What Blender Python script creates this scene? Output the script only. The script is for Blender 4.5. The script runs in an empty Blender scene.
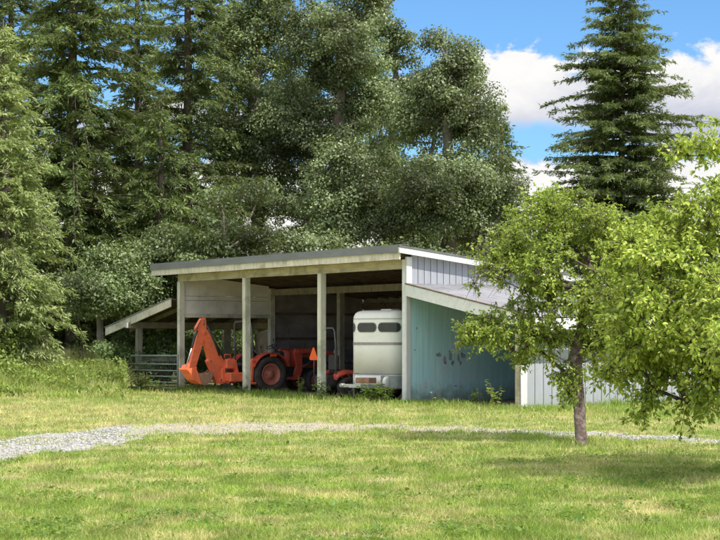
import bpy, math, random
import numpy as np
from mathutils import Vector
random.seed(7)
RNG = np.random.default_rng(11)
sc = bpy.context.scene
col = sc.collection
R = math.radians
F, EYE, HZ = 1700.0, 1.6, 340.0

def gp(px, py):                       # point of the ground seen at a spot of the photograph
    Y = F*EYE/(py-HZ)
    return Vector(((px-360)*Y/F, Y, 0))
def at(px, py, Y):
    return Vector(((px-360)*Y/F, Y, EYE+(HZ-py)*Y/F))

# ------------------------------------------------------------------ materials
def nodes_of(name):
    m = bpy.data.materials.new(name); m.use_nodes = True
    nt = m.node_tree
    return m, nt, nt.nodes, nt.links, nt.nodes['Principled BSDF']
def rgba(c): return (c[0], c[1], c[2], 1)
def mixcol(nt, fac, a, b, mode='MIX'):
    n = nt.nodes.new('ShaderNodeMix'); n.data_type = 'RGBA'; n.blend_type = mode
    for sock, v in ((n.inputs[0], fac), (n.inputs[6], a), (n.inputs[7], b)):
        if isinstance(v, (int, float)): sock.default_value = v
        elif isinstance(v, tuple): sock.default_value = rgba(v)
        else: nt.links.new(v, sock)
    return n.outputs[2]
def noise(nt, vec, scale, detail=4, rough=.6, dist=0):
    n = nt.nodes.new('ShaderNodeTexNoise')
    n.inputs['Scale'].default_value = scale; n.inputs['Detail'].default_value = detail
    n.inputs['Roughness'].default_value = rough; n.inputs['Distortion'].default_value = dist
    if vec is not None: nt.links.new(vec, n.inputs['Vector'])
    return n.outputs['Fac']
def ramp(nt, fac, lo, hi, a=0.0, b=1.0):
    n = nt.nodes.new('ShaderNodeMapRange'); n.inputs[1].default_value = lo; n.inputs[2].default_value = hi
    n.inputs[3].default_value = a; n.inputs[4].default_value = b; n.interpolation_type = 'SMOOTHSTEP'
    nt.links.new(fac, n.inputs[0]); return n.outputs[0]
def mapping(nt, vec, scale):
    n = nt.nodes.new('ShaderNodeMapping'); n.inputs['Scale'].default_value = scale
    nt.links.new(vec, n.inputs['Vector']); return n.outputs[0]
def math_(nt, op, a, b=None, c=None, clamp=False):
    n = nt.nodes.new('ShaderNodeMath'); n.operation = op; n.use_clamp = clamp
    for i, v in enumerate((a, b, c)):
        if v is None: continue
        if isinstance(v, (int, float)): n.inputs[i].default_value = v
        else: nt.links.new(v, n.inputs[i])
    return n.outputs[0]

def surf(name, c1, c2, rough=.7, scale=(3, 3, 3), stain=None, stain_amt=.4, stain_scale=1.5, bump=.2, metal=0,
         chip=None, chip_lo=.62, chip_scale=4, grime=None, grime_z=.5, spec=.5):
    m, nt, N, L, P = nodes_of(name)
    tc = N.new('ShaderNodeTexCoord').outputs['Object']
    v = mapping(nt, tc, scale)
    f = ramp(nt, noise(nt, v, 1, 8, .65), .3, .7)
    c = mixcol(nt, f, c1, c2)
    if stain:
        s = ramp(nt, noise(nt, tc, stain_scale, 5, .65, .6), .45, .7, 0, stain_amt)
        c = mixcol(nt, s, c, stain)
    if chip:
        s = ramp(nt, noise(nt, mapping(nt, tc, (1, 1, .55)), chip_scale, 9, .72), chip_lo, chip_lo+.03)
        c = mixcol(nt, s, c, chip)
    if grime:
        sx = N.new('ShaderNodeSeparateXYZ'); L.new(tc, sx.inputs[0])
        z = math_(nt, 'ADD', sx.outputs[2], math_(nt, 'MULTIPLY', noise(nt, tc, 5, 5), .7))
        s = ramp(nt, z, grime_z, grime_z+.55, .8, 0)
        c = mixcol(nt, s, c, grime)
    L.new(c, P.inputs['Base Color'])
    P.inputs['Roughness'].default_value = rough; P.inputs['Metallic'].default_value = metal
    P.inputs['Specular IOR Level'].default_value = spec
    if bump:
        b = N.new('ShaderNodeBump'); b.inputs['Strength'].default_value = bump; b.inputs['Distance'].default_value = .01
        L.new(noise(nt, v, 4, 6, .7), b.inputs['Height']); L.new(b.outputs[0], P.inputs['Normal'])
    return m

def dry_zone(nt, pos):
    sx_ = nt.nodes.new('ShaderNodeSeparateXYZ'); nt.links.new(pos, sx_.inputs[0])
    a = math_(nt, 'MULTIPLY', ramp(nt, sx_.outputs[1], 29, 32), ramp(nt, sx_.outputs[1], 38, 45, 1, 0))
    a = math_(nt, 'MULTIPLY', a, ramp(nt, sx_.outputs[0], -4, 1.5, 1, .25))
    return math_(nt, 'MULTIPLY', a, .085)
def leafmat(name, c1, c2, trans=.35, rough=.5, patch=.5, pscale=.5, tcol=None, tip=None, dry=None, dry_lo=.6):
    m, nt, N, L, P = nodes_of(name)
    g = N.new('ShaderNodeNewGeometry')
    c = mixcol(nt, g.outputs['Random Per Island'], c1, c2)
    if dry:
        d = ramp(nt, math_(nt, 'ADD', noise(nt, g.outputs['Position'], .9, 7, .72), dry_zone(nt, g.outputs['Position'])), dry_lo-.08, dry_lo+.08)
        d = math_(nt, 'MULTIPLY', d, ramp(nt, g.outputs['Random Per Island'], .1, .7, .35, 1))
        c = mixcol(nt, d, c, dry)
    if patch:
        f = ramp(nt, noise(nt, g.outputs['Position'], pscale, 4, .6), .3, .7, 1-patch, 1+patch*.4)
        cb = N.new('ShaderNodeCombineXYZ')
        for i in range(3): L.new(f, cb.inputs[i])
        c = mixcol(nt, 1.0, c, cb.outputs[0], 'MULTIPLY')
    L.new(c, P.inputs['Base Color'])
    P.inputs['Roughness'].default_value = rough
    P.inputs['Specular IOR Level'].default_value = .35
    t = N.new('ShaderNodeBsdfTranslucent')
    tc = mixcol(nt, .55, c, tcol or (.35, .45, .05))
    L.new(tc, t.inputs['Color'])
    mx = N.new('ShaderNodeMixShader'); mx.inputs[0].default_value = trans
    L.new(P.outputs[0], mx.inputs[1]); L.new(t.outputs[0], mx.inputs[2])
    L.new(mx.outputs[0], N['Material Output'].inputs['Surface'])
    return m

M = {}
M['cream_wood'] = surf('weathered cream wood', (.80, .75, .60), (.60, .55, .42), .85, (14, 14, 2.5), (.20, .20, .13), .6, 1.2, .4)
M['beam_wood'] = surf('weathered yellow beam', (.66, .57, .37), (.46, .40, .26), .85, (2, 14, 14), (.16, .15, .09), .6, 1.5, .4)
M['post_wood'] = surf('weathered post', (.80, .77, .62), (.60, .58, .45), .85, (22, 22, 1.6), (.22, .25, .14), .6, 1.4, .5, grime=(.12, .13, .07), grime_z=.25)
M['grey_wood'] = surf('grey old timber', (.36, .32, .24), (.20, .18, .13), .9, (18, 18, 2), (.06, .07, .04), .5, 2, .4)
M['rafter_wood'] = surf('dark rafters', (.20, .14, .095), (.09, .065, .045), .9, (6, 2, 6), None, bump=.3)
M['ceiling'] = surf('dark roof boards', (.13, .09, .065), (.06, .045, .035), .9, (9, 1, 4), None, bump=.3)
M['white_trim'] = surf('white trim paint', (.72, .72, .70), (.62, .62, .60), .6, (8, 8, 2), (.45, .44, .38), .35, 2, .12, grime=(.33, .32, .24), grime_z=.15)
M['blue_trim'] = surf('pale blue white trim', (.80, .81, .76), (.70, .71, .67), .65, (8, 3, 8), (.38, .40, .38), .4, 1.3, .15)
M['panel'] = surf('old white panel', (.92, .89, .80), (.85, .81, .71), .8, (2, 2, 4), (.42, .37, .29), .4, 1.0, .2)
M['dark_panel'] = surf('dark old boards', (.34, .30, .27), (.23, .20, .18), .85, (2, 2, 4), (.12, .10, .08), .6, 1, .2)
M['lilac'] = surf('grey lilac siding', (.36, .375, .40), (.30, .315, .34), .7, (10, 10, 1.2), (.36, .35, .40), .35, .8, .15)
M['teal'] = surf('peeling teal siding', (.52, .82, .82), (.42, .72, .74), .8, (14, 14, .8), (.60, .76, .76), .6, .9, .3,
                 chip=(.60, .68, .67), chip_lo=.595, chip_scale=2.9, grime=(.16, .19, .12), grime_z=.35)
M['siding_white'] = surf('pale grey siding', (.38, .40, .425), (.32, .34, .365), .7, (12, 12, 1), (.42, .43, .42), .35, 1, .15, grime=(.30, .33, .22), grime_z=.2)
M['roof_metal'] = surf('aged galvanised roofing', (.36, .36, .385), (.25, .25, .27), .5, (3, 1, 3), (.24, .20, .19), .6, 1.2, .1, metal=.35)
M['roof_edge'] = surf('grey metal roof edge', (.22, .235, .235), (.16, .17, .17), .6, (1, 4, 4), (.20, .19, .16), .5, 1.3, .15)
M['paint_orange'] = surf('orange machine paint', (1.0, .22, .09), (.92, .17, .07), .5, (4, 4, 9), (.50, .16, .09), .5, 4, .08, chip=(.26, .17, .13), chip_lo=.66, chip_scale=9, grime=(.30, .20, .14), grime_z=.1)
M['paint_red'] = surf('dusty red orange paint', (.78, .10, .05), (.60, .08, .045), .55, (5, 5, 5), (.26, .13, .10), .7, 4, .08, chip=(.20, .14, .12), chip_lo=.67, chip_scale=9, grime=(.24, .17, .13), grime_z=.1)
M['rim_red'] = surf('dusty red rim paint', (.66, .22, .15), (.52, .16, .11), .6, (6, 6, 6), (.25, .15, .11), .5, 5, .05)
M['rust'] = surf('rusty worn steel', (.42, .22, .12), (.30, .20, .14), .75, (7, 7, 7), (.22, .10, .05), .6, 6, .3)
M['black'] = surf('black machine paint', (.03, .03, .034), (.055, .055, .06), .5, (5, 5, 5), (.09, .08, .07), .4, 4, .05)
M['grey_metal'] = surf('grey steel tube', (.20, .20, .20), (.13, .13, .135), .45, (6, 6, 6), None, bump=.05, metal=.3)
M['chrome'] = surf('bare cylinder rod', (.62, .66, .70), (.5, .54, .58), .25, (5, 5, 5), None, bump=0, metal=.7)
M['rubber'] = surf('tyre rubber', (.035, .033, .030), (.07, .062, .055), .85, (9, 9, 9), (.10, .085, .06), .5, 4, .2)
M['smv'] = surf('orange warning triangle', (1.0, .16, .02), (.95, .13, .02), .5, (4, 4, 4), None, bump=0)
M['trailer'] = surf('cream white trailer skin', (.95, .93, .85), (.92, .90, .80), .45, (2, 2, 2), (.66, .65, .54), .3, 1.3, .03, grime=(.42, .42, .30), grime_z=.25)
M['trailer_grey'] = surf('dull grey sheet', (.36, .38, .34), (.28, .30, .27), .5, (4, 4, 4), None, bump=.05, metal=.3)
M['trim_metal'] = surf('dull aluminium trim', (.34, .30, .28), (.42, .40, .38), .4, (4, 4, 4), (.25, .10, .07), .5, 4, .05, metal=.3)
M['pane'] = surf('dark window pane', (.03, .035, .035), (.05, .055, .05), .12, (2, 2, 2), None, bump=0)
M['gate_green'] = surf('dull green gate steel', (.26, .33, .28), (.15, .21, .18), .55, (6, 6, 6), (.16, .13, .09), .5, 5, .1)
M['bark'] = surf('conifer bark', (.16, .125, .095), (.075, .06, .048), .95, (6, 6, 1.5), (.20, .19, .15), .4, 1, .8)
M['bark_pale'] = surf('grey brown bark', (.24, .20, .16), (.12, .10, .08), .95, (6, 6, 1.5), (.26, .26, .20), .5, 1, .8)
M['bark_apple'] = surf('flaking apple bark', (.15, .10, .075), (.045, .034, .028), .95, (22, 22, 7), (.30, .26, .22), .7, 9, 1.0)
M['scar'] = surf('dark flaked spot', (.30, .28, .30), (.20, .18, .20), .8, (9, 9, 9), None, bump=0)
M['litter'] = surf('crumpled pale litter', (.75, .76, .80), (.65, .66, .70), .7, (9, 9, 9), None, bump=.3)

# leaf materials
M['fir'] = leafmat('fir needles', (.03, .065, .024), (.31, .39, .13), .3, .55, .75, .5)
M['fir_blue'] = leafmat('blue green fir needles', (.05, .085, .034), (.27, .33, .13), .3, .55, .45, .6)
M['cedar_light'] = leafmat('pale cedar sprays', (.17, .24, .06), (.62, .70, .32), .42, .6, .35, .8)
M['oak'] = leafmat('grey green broad leaves', (.045, .078, .028), (.46, .54, .28), .34, .38, .85, .38)
M['oak_dark'] = leafmat('deep green broad leaves', (.05, .085, .03), (.34, .42, .18), .32, .42, .8, .4)
M['maple'] = leafmat('fresh green maple leaves', (.12, .19, .035), (.44, .54, .14), .45, .5, .4, .8)
M['apple'] = leafmat('apple leaves', (.11, .20, .03), (.64, .76, .16), .46, .48, .35, 1.6)
M['apple_lime'] = leafmat('lime green leaves', (.21, .34, .035), (.86, .95, .22), .46, .45, .3, 1.6)
M['lawn'] = leafmat('lawn blades', (.12, .23, .035), (.46, .60, .11), .36, .55, .45, 1.7, dry=(.80, .68, .32), dry_lo=.535)
M['tall_grass'] = leafmat('tall grass blades', (.28, .38, .07), (.70, .78, .26), .5, .55, .35, 1.1, dry=(.80, .74, .38), dry_lo=.54)
M['foot_grass'] = leafmat('fresh foot grass', (.13, .25, .035), (.40, .56, .10), .38, .55, .4, 1.5)
M['straw_grass'] = leafmat('pale straw meadow grass', (.55, .52, .20), (.95, .88, .50), .4, .6, .3, 1)
M['weed'] = leafmat('weed leaves', (.075, .17, .03), (.22, .36, .065), .4, .5, .3, 2)
M['bramble'] = leafmat('bramble leaves', (.05, .10, .03), (.24, .34, .12), .35, .45, .4, 1.5)
M['twig'] = surf('dry twigs', (.30, .22, .14), (.18, .13, .09), .9, (6, 6, 6), None, bump=0)
M['wood_far'] = leafmat('far off leaves', (.05, .09, .03), (.10, .15, .05), .2, .6, .4, .1)

# ------------------------------------------------------------------ object helpers
def tag(o, label=None, cat=None, group=None, kind=None):
    if label: o['label'] = label
    if cat: o['category'] = cat
    if group: o['group'] = group
    if kind: o['kind'] = kind
    return o
def empty(name, loc=(0, 0, 0), rz=0):
    o = bpy.data.objects.new(name, None); col.objects.link(o)
    o.location = loc; o.rotation_euler = (0, 0, rz); o.empty_display_size = .3
    return o
def npmesh(name, verts, faces, mat, parent=None, smooth=False):
    """verts (n,3) array, faces (m,k) array with one k"""
    me = bpy.data.meshes.new(name)
    v = np.ascontiguousarray(verts, dtype=np.float32); f = np.ascontiguousarray(faces, dtype=np.int32)
    me.vertices.add(len(v)); me.vertices.foreach_set('co', v.ravel())
    me.loops.add(f.size); me.loops.foreach_set('vertex_index', f.ravel())
    me.polygons.add(len(f))
    me.polygons.foreach_set('loop_start', np.arange(0, f.size, f.shape[1], dtype=np.int32))
    try: me.polygons.foreach_set('loop_total', np.full(len(f), f.shape[1], dtype=np.int32))
    except Exception: pass
    if smooth: me.polygons.foreach_set('use_smooth', np.ones(len(f), dtype=bool))
    me.update(calc_edges=True); me.materials.append(mat)
    o = bpy.data.objects.new(name, me); col.objects.link(o)
    if parent: o.parent = parent
    return o

class MB:
    def __init__(s): s.v = []; s.f = []; s.sm = []
    def add(s, vs, fs, smooth=False):
        n = len(s.v); s.v += [tuple(v) for v in vs]; s.f += [tuple(i+n for i in f) for f in fs]; s.sm += [smooth]*len(fs); return s
    def box(s, a, b, bev=0):
        x0, y0, z0 = [min(p, q) for p, q in zip(a, b)]; x1, y1, z1 = [max(p, q) for p, q in zip(a, b)]
        if bev:
            b_ = min(bev, (x1-x0)*.45, (y1-y0)*.45, (z1-z0)*.45)
            prof = [(x0+b_, y0), (x1-b_, y0), (x1, y0+b_), (x1, y1-b_), (x1-b_, y1), (x0+b_, y1), (x0, y1-b_), (x0, y0+b_)]
            cx, cy = (x0+x1)/2, (y0+y1)/2
            def inset(p): return (p[0]+(b_ if p[0] < cx else -b_)*.8, p[1]+(b_ if p[1] < cy else -b_)*.8)
            rings = [[(*inset(p), z0) for p in prof], [(*p, z0+b_) for p in prof], [(*p, z1-b_) for p in prof], [(*inset(p), z1) for p in prof]]
            return s.loft(rings, cap=True)
        vs = [(x, y, z) for z in (z0, z1) for y in (y0, y1) for x in (x0, x1)]
        return s.add(vs, [(0, 2, 3, 1), (4, 5, 7, 6), (0, 1, 5, 4), (2, 6, 7, 3), (0, 4, 6, 2), (1, 3, 7, 5)])
    def loft(s, rings, cap=True, smooth=False, closed=True):
        n = len(rings[0]); vs = [p for r in rings for p in r]; fs = []
        for i in range(len(rings)-1):
            for j in range(n if closed else n-1):
                k = (j+1) % n
                fs.append((i*n+j, i*n+k, (i+1)*n+k, (i+1)*n+j))
        s.add(vs, fs, smooth)
        if cap:
            m = len(s.v)-len(vs)
            s.f.append(tuple(m+j for j in reversed(range(n)))); s.sm.append(False)
            s.f.append(tuple(m+(len(rings)-1)*n+j for j in range(n))); s.sm.append(False)
        return s
    def bar(s, a, b, w, h, up=(0, 0, 1)):
        a, b = Vector(a), Vector(b); d = (b-a).normalized(); side = d.cross(Vector(up))
        if side.length < 1e-4: side = Vector((1, 0, 0))
        side.normalize(); u = side.cross(d).normalized()
        c = [(-w/2, -h/2), (w/2, -h/2), (w/2, h/2), (-w/2, h/2)]
        return s.loft([[p+side*x+u*y for x, y in c] for p in (a, b)])
    def tube(s, pts, r, n=8, cap=True):
        pts = [Vector(p) for p in pts]; rs = r if isinstance(r, (list, tuple)) else [r]*len(pts)
        rings = []; ref = None
        for i, p in enumerate(pts):
            d = (pts[min(i+1, len(pts)-1)]-pts[max(i-1, 0)]).normalized()
            if ref is None:
                ref = d.orthogonal().normalized()
            ref = (ref-d*ref.dot(d)).normalized(); o = d.cross(ref)
            rings.append([p+(ref*math.cos(2*math.pi*k/n)+o*math.sin(2*math.pi*k/n))*rs[i] for k in range(n)])
        return s.loft(rings, cap, True)
    def prism(s, poly, x0, x1):            # polygon in (y,z), extruded along x
        n = len(poly)
        return s.loft([[(x0, y, z) for y, z in poly], [(x1, y, z) for y, z in poly]])
    def lathe_x(s, prof, c, n=40, cap=True):          # profile (x,r) turned about an axis along x through c
        rings = [[(c[0]+x, c[1]+r*math.cos(2*math.pi*k/n), c[2]+r*math.sin(2*math.pi*k/n)) for k in range(n)] for x, r in prof]
        return s.loft(rings, cap, True)
    def build(s, name, mat, parent=None, label=None):
        me = bpy.data.meshes.new(name); me.from_pydata(s.v, [], s.f)
        me.polygons.foreach_set('use_smooth', s.sm); me.materials.append(mat); me.update()
        import bmesh
        bm = bmesh.new(); bm.from_mesh(me); bmesh.ops.recalc_face_normals(bm, faces=bm.faces); bm.to_mesh(me); bm.free()
        o = bpy.data.objects.new(name, me); col.objects.link(o)
        if parent: o.parent = parent
        if label: o['label'] = label
        return o

# ------------------------------------------------------------------ foliage helpers
def unit(a): return a/np.maximum(np.linalg.norm(a, axis=1, keepdims=True), 1e-9)
def rdir(n, rng=RNG): return unit(rng.normal(size=(n, 3)))
def leaf_quads(p, d, nrm, length, width):
    """flat rhombic leaves: p base, d direction, nrm approx normal"""
    side = unit(np.cross(d, nrm)); L_ = length[:, None]; W = width[:, None]
    v = np.stack([p, p+d*L_*.45+side*W*.5, p+d*L_, p+d*L_*.45-side*W*.5], 1).reshape(-1, 3)
    f = np.arange(len(p)*4).reshape(-1, 4)
    return v, f
def leaf_folded(p, d, nrm, length, width):
    """pointed oval leaves folded on the midrib: two quads and 6 points each"""
    side = unit(np.cross(d, nrm)); up = unit(np.cross(side, d)); L_ = length[:, None]; W = width[:, None]
    tip = p+d*L_-up*L_*.12
    v = np.stack([p, p+d*L_*.28+side*W*.42+up*W*.16, p+d*L_*.68+side*W*.36+up*W*.12, tip,
                  p+d*L_*.68-side*W*.36+up*W*.12, p+d*L_*.28-side*W*.42+up*W*.16], 1).reshape(-1, 3)
    b = np.arange(len(p))[:, None]*6
    f = np.concatenate([b+np.array([[0, 1, 2, 3]]), b+np.array([[0, 3, 4, 5]])], 0)
    return v, f
def skeleton(trunk, targets, r_tip, r_base, sag=.05, rng=RNG):
    """joins every target to the nearest point of the growing branch net, returns tube segments (a,b,ra,rb)"""
    nodes = [np.array(p, float) for p in trunk]; par = [i-1 for i in range(len(nodes))]
    base = nodes[-1]
    ntr = len(nodes)
    order = np.argsort([min(np.linalg.norm(t-n) for n in nodes[:ntr]) for t in targets])
    leaf_nodes = []
    for k in order:
        t = targets[k]; arr = np.array(nodes)
        d = np.linalg.norm(arr-t, axis=1)+np.maximum(arr[:, 2]-t[2]+.1, 0)*1.1+(np.arange(len(arr)) == 0)*9
        j = int(np.argmin(d)); a = nodes[j]; L_ = np.linalg.norm(t-a)
        m = max(1, int(L_/.6)); prev = j
        for q in range(1, m+1):
            s = q/m; p = a+(t-a)*s
            p = p+np.array([0, 0, math.sin(s*math.pi)*sag*L_])+(rng.normal(size=3)*.06*L_/m if q < m else 0)
            nodes.append(p); par.append(prev); prev = len(nodes)-1
        leaf_nodes.append(prev)
    w = np.zeros(len(nodes))
    for l in leaf_nodes: w[l] += 1
    for i in range(len(nodes)-1, 0, -1):
        if par[i] >= 0: w[par[i]] += w[i]
    rad = r_tip*np.maximum(w, .6)**.42
    rad = rad*1.0; sc_ = r_base/rad[0]
    rad = np.where(w > 3, r_tip+(rad-r_tip)*sc_, rad)
    return nodes, par, rad
def tubes_mesh(nodes, par, rad, n, name, mat, parent, extra=None, ntr=0):
    vs = []; fs = []; c = 0
    ang = np.arange(n)*2*math.pi/n; ca, sa = np.cos(ang)[:, None], np.sin(ang)[:, None]
    if ntr:
        m_ = 14; T = np.array(nodes[:ntr]); Rr = np.array(rad[:ntr]).copy(); Rr = np.maximum.accumulate(Rr[::-1])[::-1]
        L_ = np.concatenate([[0], np.cumsum(np.linalg.norm(np.diff(T, axis=0), axis=1))]); q_ = np.linspace(0, L_[-1], ntr*6)
        tx = np.stack([np.interp(q_, L_, T[:, k]) for k in range(3)], 1); tr_ = np.interp(q_, L_, Rr); a_ = np.arange(m_)*2*math.pi/m_
        for i in range(len(q_)):
            fl = 1+.35*math.exp(-q_[i]/(Rr[0]*1.6))
            r_ = tr_[i]*fl*(1+.13*np.sin(3*a_+q_[i]*2.1)+.08*np.sin(5*a_-q_[i]*5)+.07*np.sin(q_[i]*9+a_)+.05*np.sin(q_[i]*23+4*a_))
            if i == len(q_)-1: r_ = r_*.4
            vs.append(np.stack([tx[i, 0]+np.cos(a_)*r_, tx[i, 1]+np.sin(a_)*r_, np.full(m_, tx[i, 2])], 1))
            if i:
                for k in range(m_): fs.append((c-m_+k, c-m_+(k+1) % m_, c+(k+1) % m_, c+k))
            c += m_
    for i, p in enumerate(nodes):
        j = par[i]
        if j < 0 or i < ntr: continue
        a, b = nodes[j], p; d = b-a; l = np.linalg.norm(d)
        if l < 1e-5: continue
        d = d/l; ref = np.array([0, 0, 1.]) if abs(d[2]) < .9 else np.array([1., 0, 0])
        o1 = np.cross(d, ref); o1 /= np.linalg.norm(o1); o2 = np.cross(d, o1)
        ring = ca*o1+sa*o2
        ra = min(rad[j], rad[i]*1.35)
        if i < 12 and j == i-1: ra = rad[j]
        vs.append(a-d*ra*.3+ring*ra); vs.append(b+ring*rad[i])
        for k in range(n):
            k2 = (k+1) % n; fs.append((c+k, c+k2, c+n+k2, c+n+k))
        c += 2*n
    v = np.concatenate(vs); f = np.array(fs)
    if extra is not None:
        f = np.concatenate([f, extra[1]+len(v)]); v = np.concatenate([v, extra[0]])
    return npmesh(name, v, f, mat, parent, smooth=True)

def broadleaf(name, base, lobes, n_clusters, per, leaf, mat, bark, trunk_top, r_base, label, cat='tree', group=None,
              seed=1, cl_r=.62, up_bias=.55, flat=.62, bare=0.0, split=8):
    rng = np.random.default_rng(seed)
    root = empty(name, base); tag(root, label, cat, group)
    b = np.array(base, float)
    sub = []
    for (x, y, z, a, b_, c) in lobes:
        sub.append((x, y, z, a*.86, b_*.8, c*.9))
        for _ in range(split):
            q_ = unit(rng.normal(size=(1, 3)))[0]*rng.uniform(.6, .98); r_ = rng.uniform(.22, .42)
            sub.append((x+q_[0]*a, y+q_[1]*b_, z+q_[2]*c, a*r_*1.1, b_*r_, c*r_*.8))
    lobes = sub
    L_ = np.array(lobes, float)          # centre x,y,z radii x,y,z in world metres
    vol = L_[:, 3]*L_[:, 4]*L_[:, 5]; pick = rng.choice(len(L_), n_clusters, p=vol/vol.sum())
    d = rdir(n_clusters, rng); rr = rng.random(n_clusters)**.45
    C = L_[pick, :3]+d*rr[:, None]*L_[pick, 3:6]
    keep = C[:, 2] > .25; C = C[keep]; out = d[keep]; n_clusters = len(C)
    C = C-b
    tt = np.array(trunk_top, float)-b
    tr = [np.array([0, 0, -.15])]
    nseg = 8
    for i in range(1, nseg+1):
        s = i/nseg; tr.append(tt*s+np.array([math.sin(s*5+seed)*.12, math.cos(s*4+seed)*.12, 0])*tt[2]*.12*min(1, s*2))
    nodes, par, rad = skeleton(tr, C, .012 if r_base < .2 else .02, r_base, rng=rng)
    tubes_mesh(nodes, par, rad, 6, 'trunk', bark, root, ntr=len(tr))
    # leaves
    cr = cl_r*rng.uniform(.45, 1.35, n_clusters)
    lu = (rng.random(n_clusters) > bare)
    ids = np.repeat(np.arange(n_clusters), (per*(cr/cl_r)**2*lu).astype(int))
    n = len(ids); dd = rdir(n, rng); rr = rng.random(n)**.4
    off = dd*rr[:, None]*cr[ids][:, None]*np.array([1, 1, flat])
    P = C[ids]+off
    nr = unit(dd*.8+out[ids]*.3+rng.normal(size=(n, 3))*.62+np.array([0, -.1, up_bias]))
    dr = unit(np.cross(nr, rdir(n, rng))+np.array([0, 0, -.25]))
    ln = leaf*rng.uniform(.5, 1.45, n)
    v, f = leaf_quads(P, dr, nr, ln, ln*.75)
    npmesh('crown', v, f, mat, root)
    return root

def conifer(name, base, h, rad, mat, label, seed=1, z0=1.5, whorl=.34, nb=6, tuft=.24, droop=.35, up=.25, power=.8,
            dens=1.0, r_base=.3, cat='tree', group=None, ragged=.25, bark=None, taper_top=0.0):
    rng = np.random.default_rng(seed)
    root = empty(name, base); tag(root, label, cat, group)
    zs = []; z = z0
    while z < h*.985:
        k = max(3, int(nb*(1-.35*z/h)))
        for _ in range(k): zs.append(z+rng.uniform(-.5, .5)*whorl)
        z += whorl*rng.uniform(.75, 1.3)
    zs = np.array(zs); n = len(zs)
    az = rng.uniform(0, 2*math.pi, n); t = np.clip(zs/h, 0, 1)
    prof = (1-t)**power*(1-np.exp(-(t+.12)*7))
    Lb = np.maximum(rad*prof*rng.uniform(1-ragged, 1+ragged, n), .18)
    gap = rng.random(n) < .18; Lb[gap] *= .45
    hd = np.stack([np.cos(az), np.sin(az), np.zeros(n)], 1)
    upv = up*(.4+t*1.3)
    def pos(bi, s):
        l = Lb[bi]*s
        return np.stack([hd[bi, 0]*l, hd[bi, 1]*l, zs[bi]+l*upv[bi]-droop*(l**2)/np.maximum(Lb[bi], .3)*(.75+.5*np.sin(bi*1.7))], 1)
    # wood
    vs = []; fs = []; c = 0; ang = np.arange(8)*2*math.pi/8
    tp = []
    for i in range(13):
        zz = h*i/12; tp.append(np.array([math.sin(i*.7+seed)*.05*min(i, 3)/3, math.cos(i*.9+seed)*.05*min(i, 3)/3, zz-(.2 if i == 0 else 0)]))
    tr = [r_base*(1-i/12)**.85+.015 for i in range(13)]
    for i in range(13):
        vs.append(np.stack([tp[i][0]+np.cos(ang)*tr[i]*(1+.25*(i == 0)), tp[i][1]+np.sin(ang)*tr[i]*(1+.25*(i == 0)), np.full(8, tp[i][2])], 1))
        if i:
            for k in range(8): fs.append((c-8+k, c-8+(k+1) % 8, c+(k+1) % 8, c+k))
        c += 8
    for i in range(n):
        bi = np.array([i]*4); P = pos(bi, np.array([0, .33, .66, .96])); r0 = .012+.012*Lb[i]
        for q in range(3):
            a, b2 = P[q], P[q+1]; d = b2-a; d = d/np.linalg.norm(d); o1 = np.cross(d, [0, 0, 1.]); o1 /= max(np.linalg.norm(o1), 1e-6); o2 = np.cross(d, o1)
            for m, (pp, r_) in enumerate(((a, r0*(1-q*.3)), (b2, r0*(.72-q*.3)))):
                vs.append(np.stack([pp+o1*r_, pp+o2*r_, pp-o1*r_, pp-o2*r_]))
            for k in range(4): fs.append((c+k, c+(k+1) % 4, c+4+(k+1) % 4, c+4+k))
            c += 8
    npmesh('trunk', np.concatenate(vs), np.array(fs), bark or M['bark'], root, smooth=True)
    # twigs -> tufts
    ntw = np.maximum((Lb*11*dens).astype(int), 7); bi = np.repeat(np.arange(n), ntw); m = len(bi)
    s = rng.random(m)**.95*.97+.03; s = np.where(s*Lb[bi] < .15*np.minimum(Lb[bi], 2), s+.15, s)
    P0 = pos(bi, s); sgn = np.where(rng.random(m) < .5, -1, 1)
    sidev = np.stack([-hd[bi, 1]*sgn, hd[bi, 0]*sgn, np.zeros(m)], 1)
    tl = (.14+.30*Lb[bi]*(1.05-s)*.75)*rng.uniform(.6, 1.2, m); tl = np.clip(tl, .12, .85)
    td = unit(sidev*.75+hd[bi]*.75+np.array([0, 0, -.18])+rng.normal(size=(m, 3))*.16)
    nt_ = np.maximum((tl/.030*dens).astype(int), 4); ti = np.repeat(np.arange(m), nt_); k = len(ti)
    u = rng.random(k); Pt = P0[ti]+td[ti]*(tl[ti]*u)[:, None]; Pt[:, 2] -= .35*droop*(tl[ti]*u)**2+.0
    Pt += rng.normal(size=(k, 3))*.035
    dt = unit(td[ti]+rng.normal(size=(k, 3))*.38+np.array([0, 0, -.30*droop-.12]))
    nr = unit(np.array([0, 0, 1.])+rng.normal(size=(k, 3))*.6)
    ln = tuft*rng.uniform(.55, 1.25, k)
    v, f = leaf_quads(Pt, dt, nr, ln, ln*rng.uniform(.20, .34, k))
    npmesh('crown', v, f, mat, root)
    return root

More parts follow.
